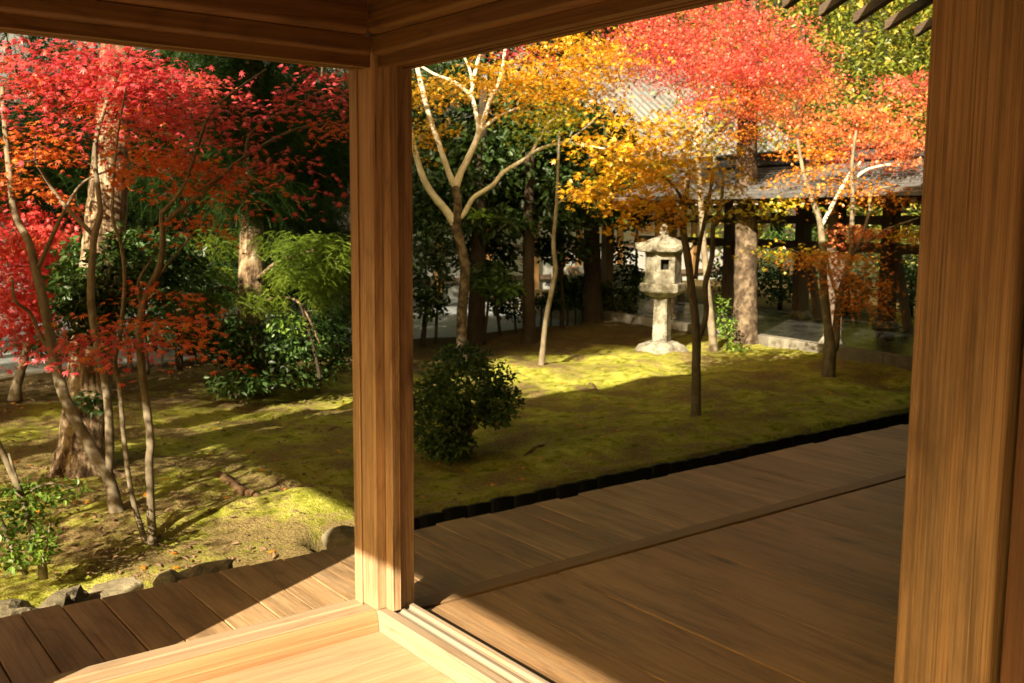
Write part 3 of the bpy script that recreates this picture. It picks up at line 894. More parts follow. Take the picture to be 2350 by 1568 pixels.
for a in [(430, 275, 95, 45, 5.7, .3, 8, 'red'), (520, 245, 35, 40, 5.7, .2, 2, 'red'), (380, 345, 110, 24, 5.6, .35, 7, 'red_low'), (330, 375, 70, 18, 5.5, .3, 3, 'red_low'),
          (480, 392, 45, 22, 5.7, .2, 3, 'red_low'), (625, 383, 60, 14, 5.8, .2, 3, 'red'), (560, 410, 30, 16, 5.8, .2, 2, 'red_low'),
          (705, 240, 80, 16, 6.1, .25, 4, 'red'), (770, 285, 40, 10, 6.1, .2, 2, 'red_low'), (750, 180, 45, 22, 6.3, .2, 3, 'red'),
          (300, 735, 80, 14, 5.4, .25, 3, 'red_low'), (220, 785, 50, 18, 5.4, .2, 3, 'red'), (395, 735, 55, 12, 5.5, .25, 3, 'red_low'), (430, 780, 22, 14, 5.6, .15, 2, 'red_low'),
          (350, 665, 40, 18, 5.5, .15, 2, 'red_low'), (450, 520, 70, 14, 5.8, .2, 2, 'red_low'), (420, 420, 40, 14, 5.6, .2, 2, 'red_low'), (150, 810, 35, 10, 5.4, .15, 2, 'red')]:
    t2.cluster(*a, per=50, rad_=.30, thick=.02, tilt=.38, droop=.3)
def proj(p):
    q_ = np.array(p) - CAM
    z_ = q_ @ FWD
    return IW / 2 + FOC * (q_ @ RGT) / z_, IH / 2 - FOC * (q_ @ UPV) / z_, z_
for p_, n_ in (((4.0, 6.6, 4.55), 12), ((3.2, 6.15, 4.95), 9)):
    a_ = proj(p_)
    t2.cluster(a_[0], a_[1], 200, 110, a_[2], .45, n_, 'red', rad_=.25)
t2.twigs(M['twig'], .005).grow(T7)

t3 = Tree("maple_tree", "low scarlet maple blazing in the sun at the picture's left edge", "maple tree", gpt(38, 905))
t3.limb("trunk", [(34, 920, 16), (40, 880, 11), (62, 800, 9), (75, 700, 7), (80, 600, 5)], 9.6, M['bark_grey'])
t3.limb("branch", [(62, 800, 7), (30, 760, 5), (10, 680, 4)], 9.6, M['bark_grey'])
for a in [(90, 525, 85, 35, 9.2, .7, 16, 'scarlet'), (40, 600, 80, 60, 9.3, .7, 21, 'scarlet'), (60, 690, 60, 55, 9.2, .6, 17, 'scarlet'), (25, 760, 45, 50, 9.1, .5, 11, 'scarlet'), (110, 560, 70, 20, 9.2, .4, 6, 'red_low'), (-60, 640, 60, 90, 9.3, .6, 12, 'scarlet')]:
    t3.cluster(*a, per=60, rad_=.34, size=(.032, .046), tilt=.8)
t3.twigs(M['twig']).grow(T7)

# ------------------------------------------------------------------ thick cedars
c1 = Tree("cedar_tree", "thick old cedar with a flared pale trunk behind the left maples", "cedar tree", gpt(190, 1085))
c1.limb("trunk", [(192, 1110, 92), (190, 1080, 72), (193, 1020, 58), (198, 940, 52), (208, 850, 49), (222, 700, 47), (238, 560, 46), (250, 440, 43), (257, 330, 40), (262, 230, 36), (268, 100, 33), (275, -150, 28), (280, -500, 20)], 7.11, M['bark_cedar'], 22, .035, 7)
c1.limb("branch", [(262, 225, 8), (300, 200, 6), (340, 190, 4, 7.0)], 7.0, M['bark_cedar'])
for rt in ([(150, 1085, 22), (120, 1100, 14), (95, 1112, 5)], [(235, 1080, 20), (262, 1090, 12), (300, 1096, 4)]):
    c1.limb("root", [(x, y, r_) for x, y, r_ in rt], 6.95, M['bark_cedar'], 8)
c1.fronds(300, -330, 420, 260, 7.6, 2.2, 900, 'frond_dark', (.3, .5))
c1.oval(208, 925, 45, 28, 6.75, .1, 55, 'shrub', (.05, .09))
c1.grow({'*': FRONDD, 'shrub': OVAL})

c2 = Tree("cedar_tree", "sunlit cedar with hanging green fronds standing before the gravel yard", "cedar tree", gpt(575, 900))
c2.limb("trunk", [(572, 915, 44), (573, 880, 36), (574, 800, 31), (576, 700, 30), (577, 600, 28), (578, 540, 27), (580, 400, 24), (584, 200, 20), (590, -100, 15)], 10.4, M['bark_cedar'], 16, .04)
for b_ in ([(590, 640, 5), (640, 600, 4, 10.0), (720, 575, 3, 9.6)], [(560, 690, 5), (520, 660, 4, 10.0), (470, 670, 2.5, 9.7)], [(590, 690, 4), (680, 690, 3, 9.8), (735, 790, 2, 9.6)]):
    c2.limb("branch", b_, 10.3, M['bark_cedar'], 6)
for a in [(660, 570, 90, 40, 9.6, .5, 450, 'frond'), (770, 590, 50, 60, 9.5, .4, 390, 'frond'), (600, 690, 60, 40, 9.6, .4, 300, 'frond'), (715, 610, 85, 60, 9.5, .6, 654, 'frond'), (745, 660, 45, 60, 9.7, .5, 517, 'frond'), (655, 640, 40, 30, 9.8, .4, 241, 'frond'), (470, 695, 42, 28, 9.8, .35, 276, 'frond'), (515, 630, 26, 22, 9.9, .3, 123, 'frond'), (740, 555, 40, 22, 9.7, .3, 171, 'frond'),
          (700, 760, 60, 50, 10.0, .5, 153, 'frond_dark'), (455, 430, 180, 70, 11.4, 1.0, 714, 'frond_dark'), (650, 470, 150, 60, 11.2, 1.0, 646, 'frond_dark'), (700, 330, 130, 130, 11.6, 1.0, 952, 'frond_dark'), (560, 300, 130, 120, 11.8, 1.2, 816, 'frond_dark'), (640, 100, 260, 120, 12, 1.6, 1054, 'frond_dark'), (500, 560, 80, 40, 10.8, .5, 378, 'frond'), (585, 440, 90, 70, 9.8, .35, 561, 'frond_dark'), (590, 260, 100, 110, 9.8, .4, 714, 'frond_dark'), (600, 80, 120, 100, 9.9, .4, 510, 'frond_dark')]:
    c2.fronds(*a, size=(.07, .125) if a[7] == 'frond' else (.14, .24))
c2.grow(TF)

c3 = Tree("cedar_tree", "straight mottled trunk behind the stone lantern in front of the gallery", "cedar tree", gpt(1712, 800))
c3.limb("trunk", [(1714, 815, 38), (1712, 780, 30), (1712, 700, 27), (1712, 600, 26), (1713, 480, 25), (1714, 380, 24), (1716, 290, 22), (1720, 150, 20), (1725, -100, 17)], 14.2, M['bark_mott'], 16, .05)
c3.fronds(1730, -230, 260, 170, 14.4, 1.8, 500, 'frond', (.3, .5))
c3.grow(TF)

# ------------------------------------------------------------------ pale-barked maple (right of the corner post)
D = 12.7
BP = M['bark_pale']
W = Tree("maple_tree", "pale barked maple forking into bare sunlit limbs right of the corner post", "maple tree", gpt(1060, 830))
W.limb("trunk", [(1060, 835, 16), (1060, 795, 12.5), (1060, 723, 12), (1066, 648, 11.5), (1066, 603, 11.5), (1056, 558, 12), (1046, 520, 12), (1051, 490, 10), (1050, 460, 9.5), (1045, 428, 10)], D, M['bark_mott'], 12, .05)
W.limb("branch", [(1046, 520, 11), (1024, 483, 9.5), (1000, 456, 8.5), (975, 418, 8), (956, 360, 7), (942, 300, 6), (930, 200, 5)], D, BP)
W.limb("branch", [(1046, 432, 9), (1030, 396, 7), (1011, 342, 6.5), (986, 270, 6), (972, 216, 6), (957, 151, 5.5), (948, 110, 4)], D, BP)
W.limb("branch", [(1045, 432, 9.5), (1058, 396, 8), (1076, 360, 7.5), (1098, 306, 7), (1094, 270, 5), (1087, 234, 5), (1079, 214, 5), (1084, 205, 4.5), (1090, 169, 4.5), (1105, 110, 3.5)], D, BP)
W.limb("branch", [(1098, 308, 6), (1112, 270, 5.5), (1126, 227, 5), (1148, 180, 4.5), (1162, 100, 3.5)], D, BP)
W.limb("branch", [(1079, 216, 4.5), (1040, 187, 4), (1000, 172, 3.5), (964, 151, 3)], D, BP)
W.limb("branch", [(1098, 308, 5), (1115, 290, 4.5), (1148, 266, 4), (1195, 246, 3, 12.3)], D, BP)
W.limb("branch", [(1056, 500, 6), (1068, 486, 6), (1087, 454, 5.5), (1130, 425, 5), (1155, 396, 5), (1202, 367, 4.5), (1238, 342, 4, 12.5), (1292, 328, 3.2, 12.3), (1328, 331, 2.6, 12.2), (1390, 342, 2, 12.0)], D, BP)
W.limb("branch", [(1215, 358, 3.5), (1240, 315, 3), (1262, 280, 2.5, 12.4), (1300, 255, 2, 12.3)], D, BP)
W.limb("branch", [(1300, 328, 2.6, 12.3), (1335, 300, 2.2, 12.2), (1370, 268, 2, 12.2), (1385, 240, 1.6, 12.2)], D, BP)
W.limb("branch", [(1085, 205, 3.4), (1078, 160, 3), (1060, 120, 2.4)], D, BP)
for a in [(1010, 205, 60, 22, 12.4, .6, 6, 'orange'), (1100, 185, 70, 24, 12.3, .6, 8, 'orange'), (1190, 165, 80, 34, 12.2, .7, 13, 'orange'), (1290, 140, 100, 45, 12.0, .8, 20, 'orange'), (1390, 140, 90, 45, 12.0, .8, 18, 'orange'), (1250, 225, 80, 24, 12.2, .6, 8, 'orange'),
          (1340, 210, 80, 30, 12.0, .6, 11, 'amber'), (985, 300, 45, 22, 12.3, .4, 4, 'amber'), (965, 345, 22, 14, 12.3, .3, 2, 'amber'), (1180, 240, 40, 16, 12.2, .4, 3, 'orange'), (1270, 270, 50, 22, 12.1, .4, 7, 'lime'), (1275, 312, 32, 14, 12.1, .3, 3, 'lime'),
          (960, 225, 40, 20, 12.3, .4, 3, 'orange'), (1330, 85, 110, 30, 12.0, .8, 13, 'orange'), (1200, 100, 90, 22, 12.1, .7, 5, 'red')]:
    W.cluster(*a, per=54, rad_=.42, size=(.036, .050), tilt=.5, thick=.025)
W.oval(1100, 492, 26, 14, 12.3, .2, 26, 'bright', (.08, .13))
W.twigs(M['twig'], .006).grow({'*': MAPLE5, 'bright': OVAL})

# thin sapling
th = Tree("maple_sapling", "thin leaning sapling with a bare pale stem between the dark trunks", "sapling", gpt(1241, 852))
th.limb("trunk", [(1240, 858, 8), (1246, 800, 6.5), (1252, 740, 6), (1265, 670, 6), (1275, 620, 5.5), (1270, 560, 5), (1276, 480, 4), (1280, 400, 3.5), (1284, 300, 2.5)], 11.95, M['bark_grey'])
th.limb("branch", [(1275, 470, 3), (1300, 455, 2.5), (1340, 440, 1.8, 11.7)], 11.95, M['bark_grey'])
th.cluster(1345, 452, 26, 14, 11.6, .2, 4, 'amber', per=14, rad_=.2)
th.cluster(1300, 605, 20, 12, 11.8, .2, 2, 'rust', per=6, rad_=.15)
th.twigs(M['twig'], .004).grow(T7)

# ------------------------------------------------------------------ orange maple (centre right)
D = 9.17
O = Tree("maple_tree", "amber and orange maple with a slender trunk standing on the open moss", "maple tree", gpt(1597, 963))
O.limb("trunk", [(1597, 975, 17), (1597, 945, 12), (1598, 852, 10.5), (1598, 769, 10), (1590, 687, 9), (1578, 588, 8.5), (1568, 522, 8), (1575, 439, 7), (1578, 380, 5), (1590, 300, 4)], D, M['bark_grey'], 10)
O.limb("branch", [(1599, 790, 6), (1608, 765, 6.5), (1621, 720, 6.5), (1619, 654, 6.5), (1634, 588, 6), (1637, 522, 5.5), (1654, 472, 4.5), (1660, 400, 3.5)], D, M['bark_grey'])
O.limb("branch", [(1596, 640, 4.5), (1604, 571, 5), (1621, 489, 4.5), (1631, 433, 4), (1640, 360, 3)], D, M['bark_grey'])
O.limb("branch", [(1572, 470, 4), (1540, 420, 3.5, 9.0), (1480, 385, 2.6, 8.8), (1420, 370, 2, 8.7)], D, M['bark_grey'])
O.limb("branch", [(1568, 520, 3.5), (1510, 470, 3, 9.0), (1440, 450, 2.4, 8.8), (1380, 455, 1.6, 8.7)], D, M['bark_grey'])
O.limb("branch", [(1578, 385, 4), (1555, 330, 3.4, 9.0), (1510, 290, 2.6, 8.9), (1470, 270, 2, 8.8)], D, M['bark_grey'])
O.limb("branch", [(1637, 522, 3.5), (1680, 480, 2.6), (1690, 470, 2)], D, M['bark_grey'])
for a in [(1480, 275, 80, 24, 8.9, .6, 7, 'amber'), (1560, 255, 60, 26, 9.0, .6, 3, 'amber'), (1440, 330, 70, 28, 8.7, .6, 7, 'amber'), (1530, 340, 90, 30, 8.9, .6, 9, 'amber'), (1600, 340, 50, 26, 9.1, .5, 3, 'amber'), (1430, 390, 80, 26, 8.7, .6, 8, 'amber'), (1520, 395, 80, 28, 8.8, .6, 8, 'amber'),
          (1455, 385, 70, 24, 8.6, .4, 3, 'yellow'), (1400, 430, 50, 20, 8.6, .5, 3, 'amber'), (1355, 452, 32, 12, 8.6, .3, 2, 'amber'), (1480, 440, 60, 24, 8.7, .5, 6, 'amber'), (1540, 460, 50, 24, 8.8, .5, 3, 'amber'), (1490, 485, 36, 20, 8.7, .4, 2, 'amber'), (1610, 420, 50, 24, 9.0, .5, 3, 'amber'),
          (1650, 380, 40, 26, 9.2, .4, 2, 'amber'), (1660, 450, 34, 20, 9.2, .4, 2, 'yellow'), (1690, 490, 30, 16, 9.3, .3, 2, 'yellow'), (1420, 260, 40, 24, 8.9, .4, 2, 'orange'), (1580, 300, 60, 22, 9.0, .4, 2, 'yellow'), (1500, 520, 26, 12, 8.8, .2, 2, 'amber')]:
    O.cluster(*a, per=48, rad_=.42, size=(.035, .048), tilt=.5, thick=.022, droop=.25)
O.twigs(M['twig'], .005).grow(T7)

# ------------------------------------------------------------------ pink-red big maple behind
R = Tree("maple_tree", "large pink red maple towering over the gallery roof", "maple tree", gpt(1640, 812))
D = 13.6
R.limb("trunk", [(1640, 825, 11), (1628, 700, 7.5), (1615, 560, 7), (1605, 420, 6.5), (1600, 330, 6)], D, M['bark_grey'])
R.limb("branch", [(1600, 340, 7), (1592, 285, 6), (1560, 225, 4.5), (1520, 150, 3)], D, M['bark_pale'])
R.limb("branch", [(1602, 335, 7), (1612, 270, 6), (1640, 190, 4.5), (1680, 110, 3)], D, M['bark_pale'])
R.limb("branch", [(1606, 350, 5), (1660, 290, 4), (1730, 230, 3), (1790, 170, 2)], D, M['bark_grey'])
for a in [(1440, 55, 70, 40, 13.4, .6, 14, 'pinkred'), (1420, 130, 50, 26, 13.4, .5, 9, 'pinkred'), (1850, 215, 70, 34, 13.6, .6, 16, 'peach'), (1790, 255, 80, 26, 13.3, .6, 14, 'peach'), (1860, 140, 50, 30, 13.7, .5, 9, 'pinkred'), (1600, 30, 170, 60, 13.4, 1.2, 52, 'pinkred'), (1560, 110, 160, 55, 13.2, 1.2, 52, 'pinkred'), (1700, 100, 150, 60, 13.4, 1.2, 52, 'pinkred'), (1640, 175, 150, 50, 13.1, 1.1, 46, 'pinkred'), (1770, 170, 110, 50, 13.5, 1.0, 32, 'pinkred'), (1500, 95, 90, 40, 13.4, .8, 17, 'pinkred'), (1480, 170, 60, 30, 13.3, .6, 8, 'pinkred'), (1710, 235, 120, 30, 13.0, .9, 19, 'red_low'), (1800, 110, 70, 50, 13.5, .8, 17, 'pinkred'), (1620, 245, 70, 26, 13.0, .6, 10, 'pinkred'), (1690, -40, 170, 60, 13.6, 1.2, 34, 'pinkred'), (1700, 290, 90, 20, 13.0, .6, 8, 'rust')]:
    R.cluster(*a, per=80, rad_=.46, size=(.023, .035), tilt=.6, thick=.035)
R.twigs(M['twig'], .007).grow(T5)

# ------------------------------------------------------------------ orange maple beside the gallery
D = 11.2
P_ = Tree("maple_tree", "rust orange maple forking low in front of the gallery posts", "maple tree", gpt(1901, 880))
P_.limb("trunk", [(1900, 890, 22), (1901, 865, 16), (1905, 802, 14), (1900, 753, 10), (1890, 654, 9), (1888, 571, 8), (1881, 505, 7), (1862, 456, 5.5), (1845, 400, 4.5), (1830, 320, 3.5)], D, M['bark_grey'], 10)
P_.limb("branch", [(1905, 812, 10), (1917, 790, 9.5), (1921, 736, 8.5), (1930, 670, 7.5), (1952, 590, 6.5), (1955, 522, 5.5), (1957, 456, 5), (1955, 380, 4), (1965, 300, 3)], D, M['bark_grey'])
P_.limb("branch", [(1884, 520, 5), (1898, 495, 5), (1931, 433, 4.5), (1950, 400, 4, 11.4), (1975, 372, 3, 11.5)], D, M['bark_pale'])
P_.limb("branch", [(1952, 590, 5), (1972, 560, 4.5), (1995, 489, 4), (2005, 440, 3.2), (2060, 425, 2.4, 11.0)], D, M['bark_grey'])
P_.limb("branch", [(1960, 580, 3.5), (2030, 530, 3, 11.0), (2110, 500, 2, 10.8)], D, M['bark_grey'])
P_.limb("branch", [(1940, 430, 4.5, 11.4), (1990, 390, 4, 11.6), (2060, 375, 3, 11.7)], D, M['bark_pale'])
P_.limb("branch", [(1890, 600, 3), (1860, 585, 2.4, 11.0), (1800, 572, 1.6, 10.9)], D, M['bark_grey'])
for a in [(1905, 592, 110, 10, 10.9, .5, 12, 'rust'), (1800, 575, 50, 9, 10.9, .3, 4, 'yellow'), (1965, 645, 50, 22, 10.9, .4, 8, 'rust'), (1970, 695, 45, 26, 10.9, .4, 8, 'rust'), (1950, 620, 40, 16, 10.9, .3, 4, 'rust'),
          (1900, 430, 120, 26, 11.0, .6, 8, 'rust'), (2040, 430, 70, 34, 11.0, .5, 7, 'rust'), (1990, 535, 60, 26, 11.3, .4, 10, 'peach'), (2090, 540, 40, 26, 10.9, .4, 7, 'amber'), (1870, 370, 70, 34, 11.4, .5, 7, 'rust'), (1800, 470, 50, 20, 11.0, .4, 2, 'yellow'),
          (1960, 330, 130, 40, 11.8, .8, 19, 'peach'), (2060, 270, 80, 50, 11.9, .8, 25, 'peach'), (1900, 285, 110, 34, 12.0, .7, 21, 'peach'), (2080, 350, 60, 50, 11.6, .6, 11, 'peach'), (1840, 330, 60, 40, 11.9, .5, 7, 'rust'), (2080, 210, 60, 40, 12.1, .6, 12, 'pinkred')]:
    P_.cluster(*a, per=52, rad_=.34, size=(.028, .041), tilt=.55, thick=.025)
P_.twigs(M['twig'], .005).grow(T7)

# ------------------------------------------------------------------ evergreens and shrubs behind
def bush_tree(name, label, cat, base, blobs, stems, tpl=None, group=None, stem_mat=None):
    T = Tree(name, label, cat, base, group)
    for st, d in stems:
        T.limb("trunk" if T.skel == [] else "stem", st, d, stem_mat or M['bark_dark'], 8)
    for bl in blobs:
        T.oval(*bl)
    T.grow(tpl or TO)
    return T
bush_tree("evergreen_tree", "dark broadleaf evergreen filling the shade behind the pale maple", "evergreen tree", gpt(1095, 800),
          [(1110, 400, 190, 120, 15.2, 1.4, 4200, 'evergreen', (.09, .16)), (1230, 300, 170, 130, 15.6, 1.4, 3600, 'evergreen', (.09, .16)), (1040, 250, 170, 140, 15.8, 1.4, 3200, 'evergreen', (.09, .16)), (1290, 470, 110, 70, 15.0, 1.0, 1700, 'evergreen', (.08, .15)), (1140, 520, 120, 40, 14.6, .8, 900, 'evergreen', (.08, .15)),
           (1200, 60, 300, 110, 16.2, 1.6, 2600, 'evergreen', (.1, .18)), (1150, -260, 360, 130, 13.5, 2.0, 3200, 'evergreen', (.12, .2))],
          [([(1092, 805, 24), (1095, 700, 20), (1098, 560, 18), (1105, 400, 14), (1110, 200, 9)], 14.47)])
bush_tree("evergreen_tree", "dark straight trunked evergreen left of the sapling", "evergreen tree", gpt(1215, 795),
          [(1250, 420, 120, 70, 15.4, 1.0, 1500, 'evergreen', (.09, .15)), (1215, 330, 110, 80, 15.6, 1.0, 1300, 'evergreen', (.09, .15))],
          [([(1212, 805, 28), (1215, 770, 17), (1213, 640, 14), (1213, 500, 13), (1216, 350, 10)], 14.5)])
bush_tree("evergreen_tree", "dark thick trunked evergreen left of the stone lantern", "evergreen tree", gpt(1362, 752),
          [(1400, 440, 120, 60, 17.4, 1.2, 1700, 'evergreen', (.1, .17)), (1350, 330, 130, 90, 17.8, 1.2, 1900, 'evergreen', (.1, .17)), (1440, 500, 70, 30, 17.0, .6, 420, 'shrub', (.09, .15)), (1470, 420, 90, 60, 17.6, 1.0, 900, 'shrub', (.1, .16))],
          [([(1365, 762, 36), (1362, 730, 25), (1360, 640, 21), (1358, 540, 19), (1355, 400, 14)], 17.1)])
bush_tree("camellia_shrub", "glossy dark shrub between the thick cedar and the fronds", "shrub", gpt(330, 850),
          [(250, 610, 120, 75, 8.8, .6, 1500, 'shrub', (.05, .09)), (360, 590, 110, 70, 9.2, .7, 1500, 'evergreen', (.05, .09)), (330, 700, 110, 50, 8.9, .5, 800, 'evergreen', (.05, .085)), (180, 690, 60, 60, 8.7, .5, 450, 'evergreen', (.05, .085)), (262, 640, 72, 95, 6.65, .16, 620, 'evergreen', (.045, .075)), (205, 720, 62, 95, 6.6, .15, 520, 'evergreen', (.045, .075)), (160, 640, 50, 50, 6.7, .15, 240, 'shrub', (.045, .075)), (300, 560, 60, 40, 6.8, .2, 200, 'shrub', (.045, .075)), (420, 640, 60, 50, 9.4, .5, 300, 'shrub', (.05, .085))],
          [([(335, 860, 9), (330, 780, 8), (320, 690, 7), (300, 600, 5)], 8.9), ([(300, 855, 6), (290, 770, 5), (260, 680, 4)], 8.8), ([(410, 850, 9), (412, 780, 7), (400, 690, 5)], 9.4)])
bush_tree("evergreen_tree", "dense dark conifer closing the view behind the thick cedar", "evergreen tree", gpt(430, 800),
          [(330, 420, 180, 150, 12.3, .8, 1500, 'frond_dark', (.2, .34)), (470, 620, 150, 90, 12.2, .6, 1100, 'frond_dark', (.18, .3)), (120, 420, 160, 170, 12.4, .8, 1400, 'frond_dark', (.2, .34)), (750, 600, 90, 140, 12.4, .6, 900, 'frond_dark', (.18, .3)), (620, 640, 90, 70, 12.3, .5, 600, 'frond_dark', (.18, .3)), (200, 640, 130, 70, 12.3, .5, 700, 'frond_dark', (.18, .3)), (740, 320, 120, 170, 12.6, .6, 1300, 'frond_dark', (.2, .34)), (560, 420, 140, 120, 12.5, .6, 900, 'frond_dark', (.2, .34)), (400, 200, 400, 120, 12.8, .9, 2400, 'frond_dark', (.2, .34))],
          [([(430, 815, 20), (432, 700, 17), (436, 500, 14), (440, 200, 9)], 12.3)], tpl={'*': FRONDD})
bush_tree("dark_shrub", "straggling dark undergrowth along the far edge of the moss at the left", "shrub", gpt(330, 830),
          [(150, 790, 130, 36, 11.6, .5, 620, 'evergreen', (.06, .1)), (370, 770, 120, 34, 12.0, .5, 620, 'evergreen', (.06, .1)), (520, 770, 100, 40, 12.2, .5, 640, 'evergreen', (.06, .1)), (760, 740, 60, 40, 12.6, .5, 420, 'evergreen', (.06, .1))],
          [([(x_, 835, 2.6), (x_ + 4, 800, 2.4), (x_ - 3, 765, 1.6)], 11.9) for x_ in (180, 240, 330, 370, 400, 450)])
bush_tree("dark_shrub", "low dark shrub massed at the foot of the sunlit cedar", "shrub", gpt(600, 905),
          [(590, 800, 150, 60, 10.0, .6, 1000, 'evergreen', (.05, .085)), (700, 840, 110, 55, 10.2, .6, 640, 'evergreen', (.05, .085)), (560, 880, 90, 32, 9.7, .4, 520, 'shrub', (.045, .08)), (660, 745, 60, 26, 9.7, .3, 240, 'bright', (.04, .07)), (700, 790, 90, 40, 9.8, .4, 300, 'shrub', (.04, .07)), (540, 760, 70, 40, 9.8, .4, 300, 'shrub', (.04, .07)), (480, 700, 40, 30, 9.8, .3, 160, 'bright', (.05, .085)), (480, 770, 60, 45, 9.9, .4, 420, 'evergreen', (.05, .085)), (760, 780, 50, 70, 10.4, .4, 500, 'evergreen', (.05, .09))],
          [([(610, 910, 5), (620, 850, 4), (640, 780, 3)], 9.9), ([(560, 905, 5), (550, 840, 4), (530, 780, 3)], 9.9), ([(735, 870, 4), (720, 800, 3.5), (690, 700, 3)], 9.7)])
bush_tree("evergreen_shrub", "thin leafed shrub in the shade just right of the corner post", "shrub", gpt(985, 785),
          [(985, 640, 60, 70, 13.8, .5, 420, 'evergreen', (.07, .12)), (1000, 560, 60, 60, 14.0, .6, 380, 'evergreen', (.07, .12)), (1120, 640, 60, 40, 13.6, .5, 330, 'evergreen', (.08, .13)), (1150, 665, 55, 24, 13.4, .4, 110, 'shrub', (.09, .15)), (985, 700, 50, 40, 13.8, .4, 250, 'evergreen', (.07, .11))],
          [([(970, 795, 7), (975, 740, 6), (985, 640, 4)], 13.9), ([(1000, 790, 4), (1003, 720, 3.5), (1012, 620, 3)], 13.9), ([(1110, 790, 4), (1118, 720, 3.5), (1126, 640, 3)], 13.7)])
bush_tree("evergreen_shrub", "loose dark shrub in the shade left of the lantern trunk", "shrub", gpt(1290, 770),
          [(1120, 590, 90, 60, 15.4, .6, 900, 'evergreen', (.08, .13)), (1290, 570, 90, 40, 16.0, .6, 700, 'evergreen', (.08, .13)), (1420, 600, 50, 60, 18.4, .5, 420, 'evergreen', (.08, .13)), (980, 480, 60, 60, 14.6, .5, 500, 'evergreen', (.08, .13)), (1180, 690, 60, 50, 15.6, .5, 600, 'evergreen', (.07, .11))],
          [([(1290, 775, 4), (1292, 700, 3.5), (1285, 600, 3)], 16.0), ([(1150, 790, 4), (1140, 700, 3.5), (1125, 600, 3)], 15.2), ([(1185, 780, 3), (1180, 700, 2.6)], 15.6)])
bush_tree("clipped_hedge", "narrow hedge on thin stems before the white walled hall", "hedge", gpt(1320, 762),
          [(1290, 690, 70, 22, 17.6, .4, 900, 'evergreen', (.06, .1)), (1410, 690, 60, 40, 17.9, .4, 800, 'evergreen', (.06, .1)), (1330, 650, 80, 18, 17.7, .4, 500, 'shrub', (.06, .1)), (1480, 650, 50, 40, 18.2, .5, 480, 'evergreen', (.06, .1))],
          [([(x_, 765, 2.6), (x_ + 3, 720, 2.4), (x_ - 2, 680, 2)], 17.6) for x_ in (1240, 1262, 1285, 1300, 1318, 1335, 1410, 1430, 1450)])
# rounded bush right of the post
B_ = bush_tree("round_bush", "rounded dark green bush on a short trunk just right of the corner post", "bush", gpt(1072, 1052),
          [(1068, 890, 128, 96, 7.6, .40, 3400, 'bushleaf', (.028, .05)), (1005, 960, 82, 98, 7.55, .36, 2000, 'bushleaf', (.028, .05)), (1140, 925, 62, 56, 7.5, .25, 900, 'bushleaf', (.028, .05)), (1060, 815, 66, 32, 7.6, .2, 520, 'bushleaf', (.028, .05)), (1030, 1020, 70, 40, 7.4, .26, 700, 'bushleaf', (.028, .05)), (1140, 960, 40, 22, 7.4, .15, 160, 'bushleaf', (.025, .045))],
          [([(1072, 1062, 20), (1070, 1030, 15), (1072, 985, 13), (1070, 900, 10)], 7.6), ([(1072, 1000, 7), (1110, 950, 5), (1140, 930, 3)], 7.55), ([(1060, 1050, 7), (1035, 990, 5), (1010, 940, 3)], 7.55)], stem_mat=M['bark_grey'])
bush_tree("leafy_bush", "bright green young bush in the sun beside the rocks at the left", "bush", gpt(60, 1322),
          [(60, 1140, 85, 45, 4.9, .25, 200, 'bright', (.028, .045)), (130, 1130, 80, 30, 5.0, .25, 130, 'bright', (.026, .042)), (60, 1210, 60, 60, 4.85, .2, 170, 'bright', (.028, .045)), (60, 1275, 55, 30, 4.8, .2, 170, 'bright', (.03, .05)), (105, 1245, 22, 40, 4.8, .12, 90, 'bright', (.028, .045)), (10, 1180, 40, 60, 4.9, .2, 90, 'shrub', (.028, .045))],
          [([(100, 1330, 11), (96, 1290, 10), (75, 1220, 9), (45, 1130, 8), (15, 1060, 7), (-20, 980, 6)], 4.9), ([(60, 1320, 7), (30, 1260, 6), (0, 1190, 5)], 4.85), ([(95, 1290, 4), (110, 1240, 3.5), (115, 1200, 2)], 4.82), ([(50, 1140, 3), (110, 1110, 2.5), (170, 1120, 1.6)], 4.95), ([(45, 1130, 5), (35, 1090, 4), (20, 1040, 3)], 4.9)], stem_mat=M['bark_grey'])
bush_tree("small_shrub", "light green shrub at the foot of the mottled trunk behind the lantern", "shrub", gpt(1672, 832),
          [(1690, 815, 44, 28, 13.6, .3, 420, 'bright', (.045, .07)), (1660, 750, 34, 36, 13.8, .3, 220, 'bright', (.045, .07)), (1650, 700, 30, 24, 14.0, .3, 110, 'bright', (.045, .07)), (1700, 840, 40, 16, 13.4, .25, 180, 'shrub', (.045, .07))],
          [([(1675, 836, 3), (1668, 790, 2.5), (1660, 720, 1.6)], 13.8), ([(1690, 836, 2.6), (1700, 800, 2), (1715, 770, 1.4)], 13.7)])
for px, py, rx, ry, d, nn, lab in [(1790, 650, 60, 50, 19, 900, "green bush behind the gallery between the trunk and the braced post"), (1945, 670, 60, 50, 18.5, 800, "green bush behind the gallery right of the braced post"), (2090, 660, 50, 56, 17.5, 800, "green bush behind the gallery beside the near post"), (1690, 630, 70, 60, 20, 800, "dark bush behind the gallery left of the mottled trunk"), (1870, 560, 240, 40, 23, 1800, "dark hedge row closing the lawn behind the gallery")]:
    b0 = at(px, py, d); b0[2] = 0
    bush_tree("garden_bush", lab, "bush", b0, [(px, py, rx, ry, d, .8, nn, 'shrub', (.07, .11))], [([(px, py + ry + 12, 6), (px + 2, py + 10, 4), (px, py - ry * .5, 2)], d)], group="bushes behind the gallery")

